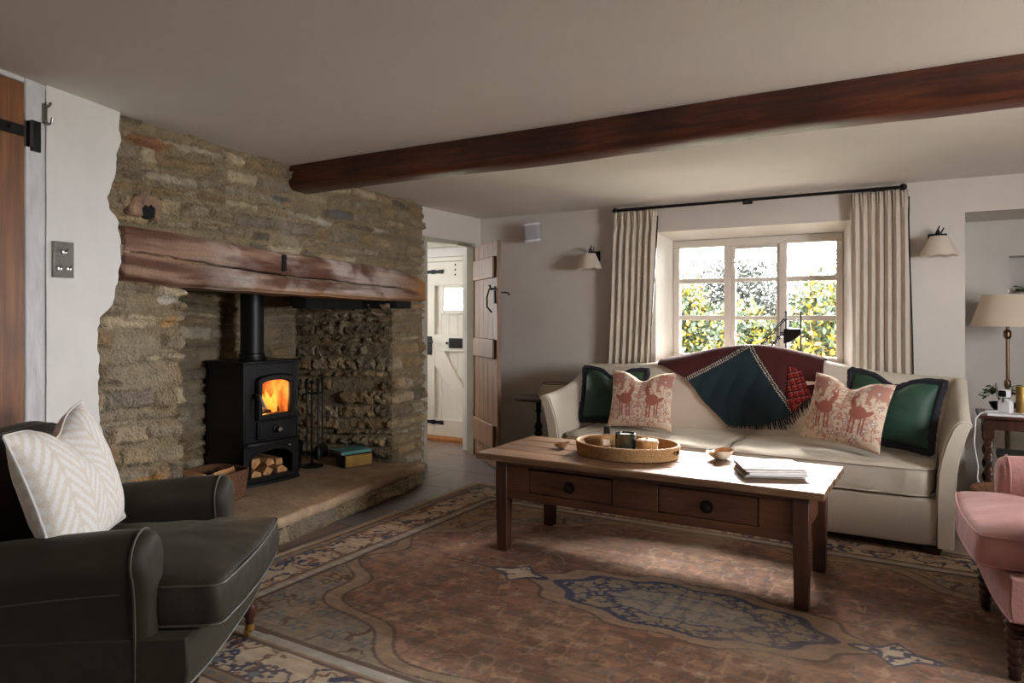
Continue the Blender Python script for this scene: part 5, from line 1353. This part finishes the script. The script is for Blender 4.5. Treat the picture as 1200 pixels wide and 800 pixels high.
    p = thing('trailing_plant', 'green trailing plant in a dark bowl on the console', 'plant', (.345, 5.29, ZT))
    MB().lathe([(.04,0),(.06,.02),(.075,.05),(.072,.052),(.055,.03),(.001,.03)], n=28).build('bowl', M['iron'], p, smooth=50)
    leaves = MB(); stems = MB(); rs = random.Random(12)
    for i in range(11):
        a = PI*.9+rs.uniform(-.7,.7) if i < 5 else rs.uniform(0, 2*PI); L_ = rs.uniform(.06,.11) if i >= 5 else rs.uniform(.06, .10)
        pts = [Vector((.01*math.cos(a),.01*math.sin(a),.03)), Vector((L_*.5*math.cos(a),L_*.3*math.sin(a),.13+rs.uniform(0,.05))), Vector((L_*math.cos(a),L_*.5*math.sin(a),.10+rs.uniform(-.02,.07)))]
        stems.tube(pts, .002, 5)
        for j in range(2):
            q = pts[2-j*1] if j == 0 else (pts[1]+pts[2])/2; leaf(leaves, q, Vector((math.cos(a+rs.uniform(-.8,.8)),math.sin(a)*.5,rs.uniform(-.9,.2))), rs.uniform(.035,.06), rs)
    stems.build('stem', M['twig'], p); leaves.build('leaves', M['leaf_green'], p, smooth=60)
def leaf(b, p, d, s, rs, w=.36):
    d = d.normalized(); side = d.cross(Vector((rs.uniform(-.3,.3), rs.uniform(-.3,.3), 1))).normalized(); up = side.cross(d)
    A = [p, p+d*s*.35+side*s*w-up*s*.04, p+d*s*.7+side*s*w*.8-up*s*.03, p+d*s, p+d*s*.7-side*s*w*.8-up*s*.03, p+d*s*.35-side*s*w-up*s*.04, p+d*s*.5+up*s*.06]
    b.add(A, [(0,1,6),(1,2,6),(2,3,6),(3,4,6),(4,5,6),(5,0,6)])
console()
def floor_lamp():
    root = thing('floor_lamp', 'tall brass lamp with cream tapered shade in the alcove', 'lamp', (.384, 5.52, .001))
    MB().lathe([(.001,0),(.12,0),(.12,.012),(.03,.022),(.016,.04)], n=32).build('base', M['brass_pole'], root, smooth=50)
    MB().tube([(0,0,.02),(0,0,.80)], .013, 12).lathe([(.016,.79),(.019,.80),(.019,.83),(.012,.84)], n=16).tube([(0,0,.83),(0,0,1.22)], .0095, 12).lathe([(.012,1.10),(.022,1.115),(.022,1.15),(.012,1.16)], n=16).build('pole', M['brass_pole'], root, smooth=50)
    MB().tube([(0,0,1.20),(0,0,1.405)], .004, 6).ball((0,0,1.41), .010).ball((0,0,1.27), (.026,.026,.04)).build('bulb', M['white_plastic'], root)
    MB().lathe([(.138,1.385),(.203,1.182),(.201,1.182),(.136,1.384)], n=48, cap=False).build('lamp_shade', M['shade'], root, smooth=60)
    sp_ = MB()
    for a in (0, 2*PI/3, 4*PI/3): sp_.tube([(0,0,1.378),(.135*math.cos(a),.135*math.sin(a),1.378)], .002, 5)
    sp_.build('shade_carrier', M['brass_pole'], root)
floor_lamp()
def niche_plant():
    root = thing('potted_plant', 'round-leaved green plant in a white pot in the alcove niche', 'plant', (.545, 6.075, 1.302))
    MB().lathe([(.035,0),(.040,.004),(.052,.10),(.055,.115),(.050,.115),(.047,.10),(.001,.095)], n=28).build('pot', M['white_plastic'], root, smooth=50)
    lv = MB(); st = MB(); rs = random.Random(3)
    for i in range(34):
        a = rs.uniform(0, 2*PI); e = rs.uniform(.2, 1.3); L_ = rs.uniform(.05,.095); p = Vector((L_*math.cos(a)*math.cos(e)*1.0, L_*math.sin(a)*math.cos(e)*.8, .10+L_*math.sin(e)))
        st.tube([(0,0,.09), p*.6+Vector((0,0,.05)), p], .0016, 5); leaf(lv, p, Vector((math.cos(a),math.sin(a),rs.uniform(-.5,.4))), rs.uniform(.03,.045), rs, .5)
    st.build('stem', M['leaf_green'], root); lv.build('leaves', M['leaf_green'], root, smooth=60)
niche_plant()
def storage():
    root = thing('storage_box', 'dark green fabric storage box under the console', 'box', (.525, 5.165, .002))
    MB().box(-.21,.21,-.11,.11,0,.40).build('box_body', M['dark_green'], root, bevel=.012); MB().box(-.217,.217,-.116,.116,.385,.435).build('lid', M['dark_green'], root, bevel=.01)
    MB().tube([(-.06,-.112,.22),(-.05,-.125,.20),(.05,-.125,.20),(.06,-.112,.22)], .006, 8).build('handle', M['iron'], root)
    b = thing('wicker_basket', 'round brown wicker basket between the sofa arm and the console', 'basket', (.345, 4.72, .002))
    n = 90; zz = np.linspace(0, .285, 60); A, Z = np.meshgrid(np.linspace(0, 2*PI, n+1), zz); R = .145+.035*np.sin(Z/.285*2.0)+.004*np.cos(A*30+PI*np.floor(Z/.018))+.003*np.abs(np.sin(Z/.018*PI))
    npmesh('basket_wall', np.concatenate([np.stack([R*np.cos(A),R*np.sin(A),Z],-1), np.stack([(R-.014)*np.cos(A),(R-.014)*np.sin(A),Z],-1)[::-1]], 0), M['wicker_dark'], b)
    MB().lathe([(.001,.004),(.14,.004),(.14,.012),(.001,.012)], n=32).build('basket_floor', M['wicker_dark'], b)
    MB().tube([(.178*math.cos(t),.178*math.sin(t),.287) for t in np.linspace(0, 2*PI, 60)], .012, 8).build('rim', M['wicker_dark'], b)
storage()
# ------------------------------------------------------------------ the garden outside
def lawn():
    b = MB(); n = 30
    xs = np.linspace(-30, 14, n); ys = np.linspace(6.06, 45, n)
    X, Y = np.meshgrid(xs, ys); Z = -.1+.0*X+.25*(fbm(X*.2, Y*.2, 101)-.5)*sstep(7, 12, Y)
    o = npmesh('lawn', np.stack([X, Y, Z], -1), M['lawn'])
    struct(o, 'green lawn of the garden outside the window')
lawn()
struct(MB().box(-7.0,3.0,6.25,8.6,-.2,.10).box(2.06,9.0,-2.5,6.03,-.2,.12).build('bounce_ground', mat('bounce_gravel', (206,198,182), .9, var=.1, scale=20, bump=.5, bscale=60), smooth=0), 'unseen pale gravel ground added outside to bounce sunlight indoors')  # unseen pale ground, added to throw sunlight up onto the ceiling
def leafcloud(name, c, r, n, s, m, parent, seed, shell=.3, droop=0.0):
    rs = np.random.RandomState(seed)
    k = max(6, n//22); cl = rs.normal(size=(k, 3)); cl /= np.linalg.norm(cl, axis=1)[:, None]; cl *= (shell+(1-shell)*rs.rand(k, 1)**.5)
    ci = rs.randint(0, k, n); p = cl[ci]+rs.normal(size=(n, 3))*.14
    p = p*np.array(r)+np.array(c)
    d = rs.normal(size=(n, 3)); d[:, 2] -= droop; d /= np.linalg.norm(d, axis=1)[:, None]
    q = rs.normal(size=(n, 3)); sd = np.cross(d, q); sd /= np.linalg.norm(sd, axis=1)[:, None]; ss = s*(.6+.8*rs.rand(n, 1))
    V = np.stack([p, p+d*ss*.5+sd*ss*.32, p+d*ss, p+d*ss*.5-sd*ss*.32], 1).reshape(-1, 3)
    return rawmesh(name, V, np.arange(n*4).reshape(-1, 4), m, parent, smooth=0)
def stems(c, r, n, seed, h0, m, parent, rad=.012):
    b = MB(); rs = random.Random(seed)
    for i in range(n):
        a = rs.uniform(0, 2*PI); k = rs.uniform(.3, .95); e = Vector((c[0]+r[0]*k*math.cos(a), c[1]+r[1]*k*math.sin(a), c[2]+r[2]*rs.uniform(-.1,.9)))
        s = Vector((c[0]+r[0]*.2*math.cos(a), c[1]+r[1]*.2*math.sin(a), h0)); b.tube([s, s*.5+e*.5+Vector((0,0,.15*r[2])), e], [rad, rad*.7, rad*.3], 5)
    return b.build('stem', m, parent)
def shrub(name, label, cat, c, r, n, s, parts, seed, grp=None, h0=-.1, nst=14, shell=.3):
    K = 1.45; c = (c[0]*K, c[1]*K, 1.25+(c[2]-1.25)*K); r = tuple(x*K for x in r); s *= K
    root = thing(name, label, cat, (c[0], c[1], h0), 0, grp); cc = (0, 0, c[2]-h0)
    for i, (pn, m, f) in enumerate(parts): leafcloud(pn, cc, r, int(n*f*4.2), s*.66, m, root, seed+i*7, shell)
    stems(cc, r, nst, seed, 0, M['twig'], root)
    return root
Y1 = [('yellow_leaves', M['leaf_yellow'], .36), ('green_leaves', M['leaf_lime'], .34), ('dark_leaves', M['leaf_dark'], .30)]
G1 = 'yellow leaved shrubs outside the window'
shrub('yellow_shrub', 'yellow leaved shrub outside the doorway-end panes of the window', 'shrub', (-2.55, 8.2, 1.00), (.44,.4,.62), 1700, .095, Y1, 1, G1, shell=.1)
shrub('yellow_shrub', 'low yellow leaved shrub outside the middle casement', 'shrub', (-1.66, 7.35, .86), (.34,.35,.50), 1500, .09, Y1, 2, G1, shell=.1)
shrub('yellow_shrub', 'tallest yellow leaved shrub behind the miniature staircase', 'shrub', (-.98, 7.6, 1.05), (.32,.4,.60), 1300, .09, Y1, 3, G1, shell=.1)
shrub('green_shrub', 'low green shrub outside the alcove-end panes of the window', 'shrub', (-.75, 9.2, .72), (.5,.4,.45), 1500, .08, [('leaves', M['leaf_dark'], 1)], 4)
shrub('green_shrub', 'dark green shrub at the foot of the yellow shrub outside the window', 'shrub', (-2.5, 9.5, .62), (.85,.4,.5), 1900, .08, [('leaves', M['leaf_dark'], .6), ('pale_leaves', M['leaf_lime'], .4)], 5)
shrub('evergreen_tree', 'upright dark evergreen beyond the garden wall outside', 'tree', (-4.45, 12.2, 1.5), (.62,.6,1.5), 3000, .10, [('leaves', M['leaf_grey'], 1)], 6, shell=.15)
shrub('hedge', 'grey-green rounded hedge across the garden outside the middle casement', 'hedge', (-3.35, 13.8, .75), (1.15,.5,1.5), 5200, .11, [('leaves', M['leaf_grey'], 1)], 8, shell=.4)
shrub('hedge', 'grey-green hedge behind the tallest yellow shrub outside', 'hedge', (-.85, 12.8, .8), (.95,.6,1.45), 4800, .11, [('leaves', M['leaf_grey'], .8), ('brown_leaves', M['twig'], .2)], 9, shell=.4)
shrub('hedge', 'long low green hedge at the foot of the garden outside', 'hedge', (-2.4, 11.0, .35), (3.0,.5,.55), 4000, .10, [('leaves', M['leaf_dark'], .6), ('bright_leaves', M['leaf_lime'], .4)], 10, shell=.2)
def bare_tree():
    root = thing('bare_tree', 'leafless grey tree on the skyline outside the window', 'tree', (-3.7, 24.6, -.1))
    b = MB(); rs = random.Random(9)
    def grow(p, d, L_, r, k):
        q = p+d*L_; b.tube([p, (p+q)/2+Vector((rs.uniform(-.05,.05)*L_,rs.uniform(-.05,.05)*L_,0)), q], [r, r*.85, r*.7], 5)
        if k == 0: return
        for _ in range(3 if k > 1 else 4):
            e = (d+Vector((rs.uniform(-.75,.75), rs.uniform(-.75,.75), rs.uniform(-.15,.5)))).normalized(); grow(q, e, L_*rs.uniform(.55,.8), r*.6, k-1)
    grow(Vector((0,0,0)), Vector((0,0,1)), 1.75, .085, 5)
    b.build('branches', M['twig'], root, smooth=60)
bare_tree()
def garden_wall():
    root = thing('garden_wall', 'low brick garden wall beyond the yellow shrub outside', 'wall', (-7.4, 22.8, -.1)); root['kind'] = 'thing'
    m, nt, b = nodes('garden_bricks'); L = nt.links
    tc = N(nt, 'ShaderNodeTexCoord'); mp = N(nt, 'ShaderNodeMapping'); mp.inputs['Rotation'].default_value = (PI/2, 0, 0); L.new(tc.outputs['Object'], mp.inputs[0]); br = N(nt, 'ShaderNodeTexBrick'); L.new(mp.outputs[0], br.inputs['Vector'])
    setin(br, Scale=1.0, Mortar_Size=.02, Brick_Width=.44, Row_Height=.15); br.inputs['Color1'].default_value = rgba((150,112,94)); br.inputs['Color2'].default_value = rgba((120,92,80)); br.inputs['Mortar'].default_value = rgba((176,164,148))
    L.new(br.outputs['Color'], b.inputs['Base Color']); setin(b, Roughness=.9)
    MB().box(-2.6,3.8,-.12,.12,0,1.66).build('brickwork', m, root, smooth=0); MB().box(-2.65,3.85,-.16,.16,1.66,1.74).build('coping', M['slab'], root, bevel=.01)
garden_wall()
# ------------------------------------------------------------------ daylight, added hall fill light and camera
w = bpy.data.worlds.new('overcast_sky'); SC.world = w; w.use_nodes = True
nt = w.node_tree; bg = nt.nodes['Background']
tc = N(nt, 'ShaderNodeTexCoord'); nz = N(nt, 'ShaderNodeTexNoise'); setin(nz, Scale=2.2, Detail=5); nt.links.new(tc.outputs['Generated'], nz.inputs['Vector'])
rp = N(nt, 'ShaderNodeValToRGB'); e = rp.color_ramp.elements; e[0].position = .35; e[0].color = (.93,.95,1,1); e[1].position = .6; e[1].color = (1,.985,.965,1)
nt.links.new(nz.outputs['Fac'], rp.inputs[0]); nt.links.new(rp.outputs[0], bg.inputs[0]); bg.inputs[1].default_value = SKY
s = bpy.data.lights.new('sun', 'SUN'); s.energy = SUN; s.angle = math.radians(26); s.color = (1, .95, .88)
so = bpy.data.objects.new('sun', s); COL.objects.link(so); el, az = math.radians(31), math.radians(2)
so.rotation_euler = Vector((math.sin(az)*math.cos(el), -math.cos(az)*math.cos(el), -math.sin(el))).to_track_quat('-Z', 'Y').to_euler(); so.location = (0, 14, 9)
def portal(loc, rot, sx, sy):
    l = bpy.data.lights.new('window_portal', 'AREA'); l.shape = 'RECTANGLE'; l.size = sx; l.size_y = sy; l.cycles.is_portal = True
    o = bpy.data.objects.new('window_portal', l); COL.objects.link(o); o.location = loc; o.rotation_euler = rot
portal((-1.22, 5.72, 1.377), (-PI/2, 0, 0), 1.27, .97)
portal((2.06, 2.75, 1.425), (0, PI/2, 0), .85, 1.1)
portal((-5.51, 5.1, 1.45), (0, -PI/2, 0), .9, .6)
hl = bpy.data.lights.new('hall_fill', 'AREA'); hl.energy = HALL; hl.size = .5; hl.color = (1, .94, .85); ho = bpy.data.objects.new('hall_fill', hl); COL.objects.link(ho); ho.location = (-4.5, 4.85, 2.10)  # unseen area light added to brighten the hall, no fitting here

cd = bpy.data.cameras.new('camera'); cam = bpy.data.objects.new('camera', cd); COL.objects.link(cam)
cam.location = (0, 0, 1.25); cam.rotation_euler = (PI/2, 0, math.radians(31)); cd.sensor_width = 36; cd.lens = 36*830/1200; cd.shift_y = -30/1200; cd.clip_end = 200; cd.clip_start = .02
SC.camera = cam
SC.view_settings.view_transform = 'Standard'; SC.view_settings.look = 'None'; SC.view_settings.gamma = 1; SC.view_settings.use_curve_mapping = False; SC.view_settings.exposure = EXPO
SC.cycles.max_bounces = 10; SC.cycles.diffuse_bounces = 6; SC.cycles.transparent_max_bounces = 12; SC.cycles.caustics_reflective = False; SC.cycles.caustics_refractive = False
SC.cycles.use_denoising = True; SC.cycles.sample_clamp_indirect = 4
bpy.context.view_layer.update()
